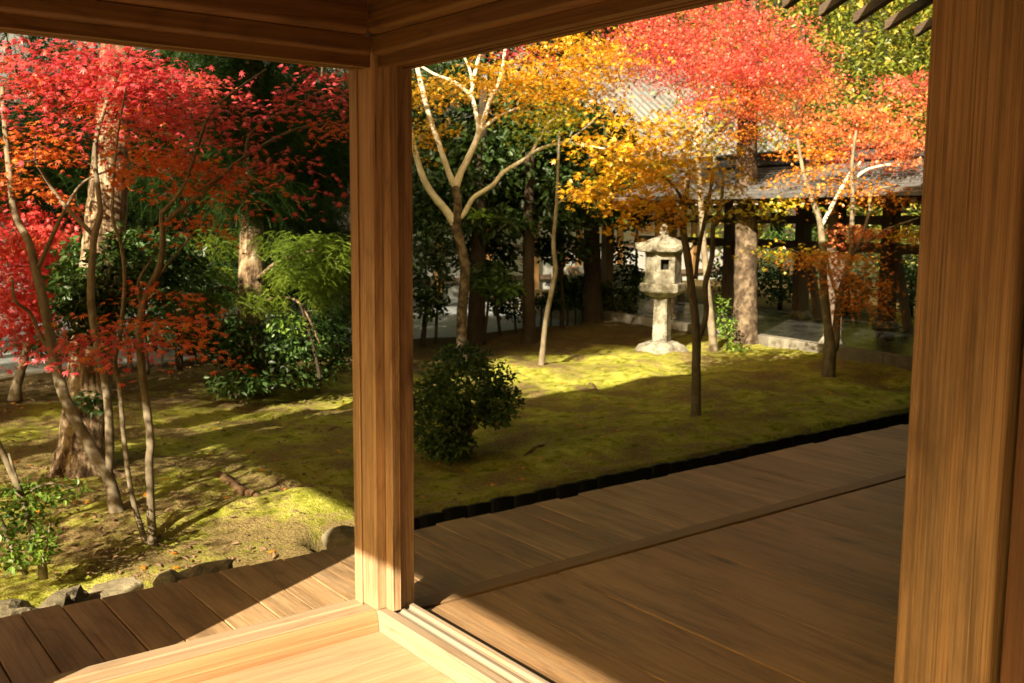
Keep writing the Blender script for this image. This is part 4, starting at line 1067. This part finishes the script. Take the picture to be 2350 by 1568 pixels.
# ------------------------------------------------------------------ stone lantern
lp = gpt(1517, 818)
lan = empty("stone_lantern", (lp[0], lp[1], lp[2] - .03), "old lichen covered stone lantern standing on the sunlit moss", "lantern")
def ring_mesh(n, levels, rot=0.0, jitter=0.0, seed=1):
    r = np.random.default_rng(seed)
    v, f = [], []
    for rr, z in levels:
        for k in range(n):
            a = 2 * math.pi * k / n + rot
            j = 1 + jitter * r.normal()
            v.append((rr * j * math.cos(a), rr * j * math.sin(a), z + jitter * .05 * r.normal()))
    L = len(levels)
    for i in range(L - 1):
        for k in range(n):
            f.append((i * n + k, i * n + (k + 1) % n, (i + 1) * n + (k + 1) % n, (i + 1) * n + k))
    f += [tuple(range(n))[::-1], tuple((L - 1) * n + k for k in range(n))]
    return v, f
def lobj(name, v, f, bev=0.0, parent=None, sub=0):
    m_ = MB(); m_.add(np.array(v), f)
    me = m_.mesh(name)
    if bev or sub:
        bm = bmesh.new(); bm.from_mesh(me)
        if sub:
            bmesh.ops.subdivide_edges(bm, edges=bm.edges, cuts=sub, use_grid_fill=True)
            rr = np.random.default_rng(9)
            for vv in bm.verts: vv.co += Vector(rr.normal(size=3) * .004)
        if bev: bmesh.ops.bevel(bm, geom=list(bm.edges), offset=bev, segments=2, affect='EDGES', clamp_overlap=True)
        [setattr(f_, 'smooth', False) for f_ in bm.faces]; bm.to_mesh(me); bm.free()
    return link(name, me, M['lantern'], parent or lan)
camyaw = math.atan2(-lp[1], -lp[0])
v, f = ring_mesh(14, [(.37, -.08), (.36, .04), (.30, .115), (.19, .165), (.16, .17)], 0, .06)
lobj("base_stone", v, f, .006)
sq = camyaw + math.pi / 4 - rad(20)
v, f = ring_mesh(4, [(.142, .15), (.136, .35), (.130, .55), (.127, .80)], sq)
lobj("shaft", v, f, .012)
hx = camyaw + rad(8) + math.pi / 6
v, f = ring_mesh(6, [(.18, .765), (.22, .79), (.305, .835), (.31, .845), (.31, .935), (.298, .948)], hx)
lobj("platform", v, f, .006)
# firebox: six slabs, the front one with a window
fb = empty("firebox", (0, 0, 0)); fb.parent = lan
rb = .24
hexv = [(rb * math.cos(hx + k * math.pi / 3), rb * math.sin(hx + k * math.pi / 3)) for k in range(6)]
for k in range(6):
    (xa, ya), (xb, yb) = hexv[k], hexv[(k + 1) % 6]
    mx, my = (xa + xb) / 2, (ya + yb) / 2
    facing = math.cos(math.atan2(my, mx) - (camyaw + rad(8)))
    inn = .72
    def slab(m_, s0, s1, z0, z1):
        p = lambda s, k_: (xa * k_ + (xb - xa) * k_ * s, ya * k_ + (yb - ya) * k_ * s)
        o0, o1, i0, i1 = p(s0, 1), p(s1, 1), p(s0, inn), p(s1, inn)
        m_.add([(*o0, z0), (*o1, z0), (*i1, z0), (*i0, z0), (*o0, z1), (*o1, z1), (*i1, z1), (*i0, z1)],
               [(0, 3, 2, 1), (4, 5, 6, 7), (0, 1, 5, 4), (1, 2, 6, 5), (2, 3, 7, 6), (3, 0, 4, 7)])
    m_ = MB()
    if facing > .95:
        slab(m_, 0, .22, .95, 1.312); slab(m_, .78, 1, .95, 1.312); slab(m_, .2205, .7795, .95, 1.13); slab(m_, .2205, .7795, 1.265, 1.312)
    else:
        slab(m_, .002, .998, .95, 1.312)
    link("side_slab", m_.mesh("side_slab"), M['lantern'], fb)
v, f = ring_mesh(6, [(.15, .953), (.15, .957), (.149, 1.3), (.148, 1.304)], hx)  # near-black core, painted to read as shade inside the firebox
o = lobj("shade_core", [(x_ * .75, y_ * .75, z_) for x_, y_, z_ in v], f); o.data.materials.clear(); o.data.materials.append(M['hollow_shade'])
o.parent = fb
# roof: hexagonal, scalloped with upturned corners
n = 36
lev = [(.24, 1.3125, 0), (.25, 1.352, .0), (.36, 1.362, .03), (.375, 1.372, .04), (.38, 1.42, .055), (.335, 1.45, .03), (.26, 1.49, .0), (.17, 1.53, 0), (.10, 1.552, 0), (.085, 1.555, 0)]
v, f = [], []
for rr, z, lift in lev:
    for k in range(n):
        a = 2 * math.pi * k / n
        c = abs(math.cos(3 * a))
        hexr = math.cos(math.pi / 6) / math.cos((a % (math.pi / 3)) - math.pi / 6)
        corner = max(0, (hexr - .9) / .1)
        v.append((rr * hexr * math.cos(a + hx), rr * hexr * math.sin(a + hx), z + lift * corner ** 2))
for i in range(len(lev) - 1):
    for k in range(n):
        f.append((i * n + k, i * n + (k + 1) % n, (i + 1) * n + (k + 1) % n, (i + 1) * n + k))
f += [tuple(range(n))[::-1], tuple((len(lev) - 1) * n + k for k in range(n))]
lobj("cap_roof", v, f)
v, f = ring_mesh(14, [(.075, 1.545), (.075, 1.565), (.058, 1.575), (.05, 1.585), (.066, 1.60), (.064, 1.62), (.05, 1.632), (.055, 1.645), (.056, 1.672), (.040, 1.70), (.016, 1.725), (.004, 1.735)], 0)
lobj("finial", v, f)

# ------------------------------------------------------------------ covered gallery
GA = np.array([.154, .988]); GA /= np.linalg.norm(GA)
GN = np.array([GA[1], -GA[0]])
GO = np.array([11.05, 7.5])
G = empty("covered_gallery", (GO[0], GO[1], 0), "open timber gallery with a grey shingle roof beyond the moss garden", "gallery")
G.rotation_euler = (0, 0, math.atan2(GA[1], GA[0]) - math.pi / 2)      # local y runs along the gallery, local x across it
def gbox(name, a, b_, mat, bev=.006, parent=None):
    m_ = MB().box(a, b_)
    me = m_.mesh(name)
    if bev:
        bm = bmesh.new(); bm.from_mesh(me)
        bmesh.ops.bevel(bm, geom=list(bm.edges), offset=bev, segments=1, affect='EDGES', clamp_overlap=True)
        [setattr(f_, 'smooth', False) for f_ in bm.faces]; bm.to_mesh(me); bm.free()
    return link(name, me, mat, parent or G)
Y0, Y1 = -4.5, 8.0
gbox("stone_floor", (.18, Y0, -.2), (2.78, Y1, .19), M['paving'], 0)
y = Y0
while y < Y1:
    L = random.uniform(.75, 1.15)
    gbox("kerb_stone", (0, y, -.25), (.178, y + L - .008, .205), M['kerb'])
    gbox("kerb_stone", (2.782, y, -.25), (2.95, y + L - .008, .205), M['kerb'])
    y += L
def tapered(name, P, Q, w0, mat, parent=None):
    m_ = MB()
    P, Q = np.array(P, float), np.array(Q, float)
    v = [(P[0] + sx_ * w0, P[1] + sy_ * w0, P[2]) for sx_, sy_ in ((-1, -1), (1, -1), (1, 1), (-1, 1))] + [(Q[0] + sx_ * w0, Q[1] + sy_ * w0, Q[2]) for sx_, sy_ in ((-1, -1), (1, -1), (1, 1), (-1, 1))]
    m_.add(v, [(0, 3, 2, 1), (4, 5, 6, 7), (0, 1, 5, 4), (1, 2, 6, 5), (2, 3, 7, 6), (3, 0, 4, 7)])
    return link(name, m_.mesh(name), mat, parent or G)
for y in (-3.95, -2.15, -.35, 1.45, 3.25, 5.05, 6.85):
    p = gbox("gallery_post", (2.42, y - .10, .30), (2.62, y + .10, 2.2), M['gallery'], .01)
    v, f = ring_mesh(10, [(.20, .17), (.21, .21), (.17, .28), (.15, .31)], 0, .03, int(y * 10) + 60)
    s = link("base_stone", MB().add(np.array(v) + np.array([2.52, y, 0]), f).mesh("base_stone"), M['lantern'], p)
    tapered("brace", (2.52, y - .42, .2), (2.52, y - .13, 1.35), .05, M['gallery'], p)
for y in (-3.1, -1.3, .5, 2.3, 4.1, 5.9, 7.6):
    p = gbox("gallery_post", (.30, y - .085, .26), (.47, y + .085, 2.2), M['gallery'], .01)
    v, f = ring_mesh(10, [(.16, .17), (.17, .2), (.13, .26), (.12, .27)], 0, .03, int(y * 10) + 90)
    link("base_stone", MB().add(np.array(v) + np.array([.385, y, 0]), f).mesh("base_stone"), M['lantern'], p)
gbox("tie_rail", (2.47, Y0, 1.33), (2.57, Y1, 1.48), M['gallery_y'])
gbox("tie_rail", (2.47, Y0, 1.76), (2.57, Y1, 1.90), M['gallery_y'])
gbox("wall_plate", (.31, Y0, 2.20), (.46, Y1, 2.34), M['gallery_y'])
gbox("wall_plate", (2.45, Y0, 2.20), (2.60, Y1, 2.34), M['gallery_y'])
for y in (-2.15, 1.45, 5.05):
    gbox("cross_beam", (.2, y - .06, 2.345), (2.7, y + .06, 2.45), M['gallery'])
for side in (0, 1):
    for i, y in enumerate(np.arange(Y0 + .1, Y1, .42)):
        a, b_ = ((-.52, 2.02), (1.45, 2.55)) if side == 0 else ((3.42, 2.02), (1.45, 2.55))
        m_ = MB()
        m_.add([(a[0], y - .03, a[1]), (a[0], y + .03, a[1]), (b_[0], y + .03, b_[1]), (b_[0], y - .03, b_[1]), (a[0], y - .03, a[1] + .07), (a[0], y + .03, a[1] + .07), (b_[0], y + .03, b_[1] + .07), (b_[0], y - .03, b_[1] + .07)],
               [(0, 3, 2, 1), (4, 5, 6, 7), (0, 1, 5, 4), (1, 2, 6, 5), (2, 3, 7, 6), (3, 0, 4, 7)])
        link("rafter", m_.mesh("rafter"), M['gallery'], G)
        if side == 0:
            gbox("rafter_cap", (a[0] - .006, y - .03, a[1] + .005), (a[0] - .001, y + .03, a[1] + .065), M['plaster'], 0)
rf = {}
for side in (0, 1):
    nC = 11
    for c in range(nC):
        s0, s1 = c / nC, (c + 1.35) / nC
        xa, xb = -.62 + 2.07 * s0, -.62 + 2.07 * min(s1, 1)
        za, zb = 2.11 + .56 * s0 + .022, 2.11 + .56 * min(s1, 1)
        if side: xa, xb = 2.9 - xa, 2.9 - xb
        y = Y0
        seg = 6 if side == 0 else 1
        ys = np.linspace(Y0 - .2, Y1 + .2, seg + 1) + (np.array([0] + [random.uniform(-.3, .3) for _ in range(seg - 1)] + [0]) if seg > 1 else 0)
        for k in range(seg):
            m_ = MB()
            ya, yb = ys[k], ys[k + 1] - .004
            m_.add([(xa, ya, za - .03), (xa, yb, za - .03), (xb, yb, zb - .03), (xb, ya, zb - .03), (xa, ya, za + .012), (xa, yb, za + .012), (xb, yb, zb + .002), (xb, ya, zb + .002)],
                   [(0, 3, 2, 1), (4, 5, 6, 7), (0, 1, 5, 4), (1, 2, 6, 5), (2, 3, 7, 6), (3, 0, 4, 7)])
            link("shingle_course", m_.mesh("shingle_course"), M['shingle'], G)
gbox("ridge_cap", (1.20, Y0 - .25, 2.66), (1.70, Y1 + .25, 2.72), M['ridge'], .01)
gbox("ridge_cap", (1.28, Y0 - .25, 2.722), (1.62, Y1 + .25, 2.83), M['ridge'], .01)
gbox("ridge_cap", (1.22, Y0 - .25, 2.832), (1.68, Y1 + .25, 2.875), M['ridge'], .015)
o = link("garden_boulder", rock_mesh(91, .42, .34, .26), M['kerb'], loc=Vector((14.6, 7.7, .25)))
props(o, "pale grey boulder behind the gallery beside the near post", "boulder")

# ------------------------------------------------------------------ white-walled hall behind the trees
H = empty("temple_hall", (12, 20, 0), "white walled hall with a pale tiled roof behind the dark trees", "temple hall")
def hbox(name, a, b_, mat, bev=0.0):
    return MB().box(a, b_).obj(name, mat, H, bevel=bev)
hbox("wall", (2.5, 19.6, -.1), (25, 25, 3.5), M['plaster'])
for x in np.arange(2.6, 25, 1.45):
    hbox("post", (x, 19.5, -.1), (x + .17, 19.63, 3.3), M['hallpost'], .01)
for z in (.28, 1.05, 2.2):
    hbox("rail", (2.5, 19.53, z), (25, 19.598, z + .12), M['gallery'])
m_ = MB()
m_.add([(1, 18.0, 3.25), (25.5, 18.0, 3.25), (25.5, 22.5, 6.6), (1, 22.5, 6.6), (1, 27, 3.25), (25.5, 27, 3.25)], [(0, 1, 2, 3), (3, 2, 5, 4)])
m_.add([(1, 18.0, 3.12), (25.5, 18.0, 3.12), (25.5, 22.5, 6.47), (1, 22.5, 6.47), (1, 27, 3.12), (25.5, 27, 3.12)], [(3, 2, 1, 0), (4, 5, 2, 3)])
m_.add([(1, 18.0, 3.12), (25.5, 18.0, 3.12), (25.5, 18.0, 3.25), (1, 18.0, 3.25)], [(0, 1, 2, 3)])
m_.obj("roof", M['roof_pale'], H)
tile_row = None
for i, x in enumerate(np.arange(12.0, 25.5, .3)):
    if tile_row is None:
        mm = MB()
        P = [np.array([x, 17.98, 3.27]), np.array([x, 22.45, 6.60])]
        tube(mm, P, [.07, .07], 8)
        tile_row = mm.obj("tile_row", M['roof_pale'], H, smooth_=True); x0 = x
    else:
        s = tile_row.copy(); COL.objects.link(s); s.location.x += x - x0
hbox("ridge", (.9, 22.25, 6.55), (25.7, 22.75, 7.0), M['ridge'], .03)
# steps at the hall
st = empty("stone_steps", (17.2, 18.2, 0), "grey stone steps rising to the hall left of the lantern", "steps")
p0 = at(1443, 690, 22.0)
for k in range(5):
    MB().box((p0[0] - .9, p0[1] + .26 * k, -.1), (p0[0] + 1.3, p0[1] + .26 * (k + 1) + .3, .14 + .15 * k)).obj("step", M['kerb'], st, bevel=.012)
p1 = at(1459, 660, 19.5)
pl = empty("lamp_post", (p1[0], p1[1], 0), "thin black lamp post beside the stone steps", "lamp post")
tube(MB(), [np.array([p1[0], p1[1], z]) for z in (0, .6, 1.2, 1.6)], [.03, .028, .026, .026], 8).obj("pole", M['ridge'], pl)
MB().box((p1[0] - .07, p1[1] - .07, .55), (p1[0] + .07, p1[1] + .07, .80)).obj("lamp_box", M['ridge'], pl, bevel=.02)

# ------------------------------------------------------------------ woods on the hillside and tall trees at the left
def far_tree_mesh(seed, n, h, r0, mat, conif):
    r = np.random.default_rng(seed)
    z = r.random(n) ** .8
    a = r.uniform(0, 2 * math.pi, n)
    prof = (1 - z) ** .8 + .12 if conif else np.sqrt(np.clip(1 - (z * 2 - .9) ** 2 * .8, .05, 1))
    lump = 1 + .3 * np.sin(a * 3 + z * 9 + seed) + .2 * np.sin(a * 5 - z * 17)
    rr = r0 * prof * lump * (.55 + .45 * r.random(n) ** .5)
    pos = np.stack([rr * np.cos(a), rr * np.sin(a), h * (.12 + .88 * z) + r.normal(size=n) * .2], 1)
    out = np.stack([np.cos(a), np.sin(a), -.3 * np.ones(n)], 1) + r.normal(size=(n, 3)) * .4
    nr = rand_dirs(n, 1.0, .6, r) + out * .3
    tv, tf = (FRONDD if conif else OVAL)
    return pos, out, nr, r.uniform(.34, .6, n) if conif else r.uniform(.11, .19, n), (FRONDD if conif else OVAL)
def trunk_for(h, r0, root, seed):
    r = np.random.default_rng(seed)
    P = [np.array([0, 0, -.3]), np.array([.05, 0, h * .3]), np.array([.1 * r.normal(), .1 * r.normal(), h * .8])]
    P2, R2 = spline(P, [r0, r0 * .8, r0 * .3], 3)
    return tube(MB(), P2, R2, 8).mesh("trunk")
protos = []
for k in range(5):
    conif = k >= 3
    root = empty("forest_tree", (0, 0, 0))
    pos, out, nr, sz, tpl = far_tree_mesh(70 + k, 1500 if conif else 7000, 10.5 if conif else 8.5, 2.0 if conif else 3.0, None, conif)
    scatter("crown", tpl, pos, out, nr, sz, LM['wood_dark' if conif else 'wood_far'], root, "stuff")
    link("trunk", trunk_for(10 if conif else 8, .22, root, k), M['bark_dark'], root)
    protos.append(root)
def place(proto, first, x, y, z, s, rz, label, group):
    if first:
        o = proto
    else:
        o = proto.copy(); COL.objects.link(o)
        for ch in proto.children:
            c = ch.copy(); COL.objects.link(c); c.parent = o
    o.location = (x, y, z); o.scale = (s, s, s); o.rotation_euler = (0, 0, rz)
    return props(o, label, "tree", group)
seen = set()
names = ["broad yellow green tree on the hillside behind the halls", "conical dark conifer on the hillside behind the halls"]
for ring_, (Rr, az0, az1, cnt) in enumerate(((28.5, 20, 98, 12), (32.0, 22, 98, 13), (36.5, 20, 98, 13))):
    for i in range(cnt):
        az = az0 + (az1 - az0) * (i + .5 + random.uniform(-.25, .25)) / cnt
        k = random.choice((0, 1, 2) if az < 44 else (0, 3, 4, 4, 3))
        x, y = Rr * math.cos(rad(az)), Rr * math.sin(rad(az))
        if 17.5 < y < 27.5 and x < 26.5: y = 28.2
        z = float(far_h(np.array([x]), np.array([y]))[0])
        place(protos[k], k not in seen, x, y, z - .2, random.uniform(.85, 1.25), random.uniform(0, 6), names[0 if k < 3 else 1], "trees on the hillside")
        seen.add(k)
for x, y, s in ((-3.6, 7.1, 1.0), (-6.8, 10.2, 1.1), (-4.4, 12.2, 1.05), (-9.5, 6.6, 1.1), (-1.6, 15.5, 1.0), (2.4, 16.2, .9), (5.6, 16.4, .95), (9.0, 16.6, .9)):
    inview = y > 15
    k = 3
    if k not in seen:
        place(protos[k], True, x, y, -.1, s, 0, "", ""); seen.add(k)
    pos, out, nr, sz, tpl = far_tree_mesh(int(abs(x) * 31 + y), 1700, 11.5 * s, 2.0 * s, None, True)
    if not inview:
        keep = pos[:, 2] > (8.0 if x > -4 else 5.2)
        pos, out, nr, sz = pos[keep], out[keep], nr[keep], sz[keep]
    tr = empty("tall_cedar", (x, y, -.1), "tall dark cedar standing before the gravel yard wall" if inview else "tall cedar shading the garden from the left", "cedar tree", "tall cedars round the garden")
    b0 = np.array([x, y, -.1])
    scatter("crown", tpl, pos + b0, out, nr, sz, LM['frond_dark'], tr, "stuff")
    link("trunk", trunk_for(10.5 * s, .24, tr, int(y)), M['bark_dark'], tr)

for x, y, z0, z1, rr, nsp, lab in ((-1.5, 4.75, 1.1, 3.1, 1.0, 56, "young red maple hard by the left end of the deck"), (-.95, 5.9, 1.5, 3.3, 1.15, 60, "red maple beside the left end of the deck"), (-3.4, 6.3, 2.6, 5.4, 1.5, 120, "tall loose red maple among the trees at the garden's left side"), (-2.6, 8.3, 1.7, 4.4, 1.6, 120, "red maple further along the garden's left side"), (-1.2, 10.6, 2.0, 4.8, 1.6, 120, "orange maple at the garden's far left side")):
    T_ = Tree("maple_tree", lab, "maple tree", (x, y, float(ground_h(x, y))))
    P, R_ = spline([np.array([x, y, -.1]), np.array([x + .1, y, z0 * .6]), np.array([x, y + .1, z0]), np.array([x - .1, y, z1 - .2])], [.07, .055, .045, .015], 5)
    tube(MB(), P, R_, 8, .05).obj("trunk", M['bark_grey'], T_.root, smooth_=True)
    T_.skel.append(P)
    d = RNG.normal(size=(nsp, 3)); d /= np.linalg.norm(d, axis=1)[:, None]
    d *= RNG.random(nsp)[:, None] ** .4
    C = np.array([x, y, (z0 + z1) / 2]) + d * np.array([rr, rr, (z1 - z0) / 2])
    T_.sprays.append(C)
    per = 62
    a = RNG.uniform(0, 6.283, nsp * per); r_ = np.sqrt(RNG.random(nsp * per)) * .3
    pos = np.repeat(C, per, 0) + np.stack([r_ * np.cos(a), r_ * np.sin(a), RNG.normal(size=nsp * per) * .04 - r_ * r_ * .6], 1)
    T_.leaves['red'] = [(pos, heading(nsp * per), rand_dirs(nsp * per, 1, .5), RNG.uniform(.035, .05, nsp * per))]
    T_.twigs(M['twig']).grow(T7)

pn = empty("shade_pine", (-3.2, 5.8, -.1), "unseen flat crowned pine added to shade the ground beyond the sunlit moss", "added shade tree")  # out of view; added, its crown shaped to block sun from the far ground
n_ = 4200
a_ = RNG.uniform(0, 6.283, n_); r_ = np.sqrt(RNG.random(n_)) * 2.1
pos = np.stack([-3.2 + r_ * np.cos(a_) * 1.1, 5.45 + .82 * r_ * np.sin(a_), 8.35 + RNG.normal(size=n_) * .4], 1)
scatter("crown", FROND, pos, heading(n_), rand_dirs(n_, 1, .4), RNG.uniform(.22, .4, n_), LM['frond_dark'], pn, "stuff")
link("trunk", trunk_for(9.2, .2, pn, 5), M['bark_dark'], pn)

# ------------------------------------------------------------------ small ground details
rt = [([(490, 1092), (510, 1100), (545, 1125), (585, 1150), (605, 1170)], .034, "thick bare root surfacing from the moss left of the corner post"),
      ([(640, 990), (690, 985), (730, 992)], .012, "thin root lying across the shaded moss"),
      ([(735, 1000), (770, 985), (800, 990)], .014, "curled root near the corner post on the shaded moss"),
      ([(1185, 1060), (1230, 1035), (1270, 1020)], .016, "slim root in the moss right of the rounded bush"),
      ([(1345, 905), (1355, 880), (1380, 905)], .02, "stub of a root at the edge of the sunlit moss")]
for pts, r_, lab in rt:
    P = [gpt(x, y, -.004 if 0 < i < len(pts) - 1 else -.04) for i, (x, y) in enumerate(pts)]
    P, R_ = spline(P, [r_] * len(P), 5)
    b0 = P[len(P) // 2].copy()
    o = link("tree_root", tube(MB(), P - b0, R_, 8, .15).mesh("tree_root", smooth_=True), M['root'], loc=Vector(b0))
    props(o, lab, "root")
pos = []
for _ in range(230):
    p = on_z(random.uniform(0, 2080), random.uniform(830, 1330), 0)
    if p[1] > 5.2 or p[0] < 2.2: pos.append(p)
pos = np.array(pos)
pos[:, 2] = ground_h(pos[:, 0], pos[:, 1]) + .012
n = len(pos)
scatter("fallen_leaves", MAPLE7, pos, heading(n), rand_dirs(n, 1, .25), RNG.uniform(.024, .042, n), LM['rust'], None, "stuff")
pos = []
for _ in range(1500):
    p = on_z(random.uniform(0, 1200) ** 1.0 * random.uniform(.3, 1), random.uniform(830, 1330), 0)
    if p[1] > 5.2 or p[0] < 2.2: pos.append(p)
pos = np.array(pos); pos[:, 2] = ground_h(pos[:, 0], pos[:, 1]) + .006
n = len(pos)
lt = scatter("leaf_litter", OVAL, pos, heading(n), rand_dirs(n, 1, .3), RNG.uniform(.025, .06, n), M['litter'], None, "stuff")
props(lt, "dry brown leaf and twig litter lying on the moss")
props(bpy.data.objects["fallen_leaves"], "scattered orange maple leaves fallen on the moss")
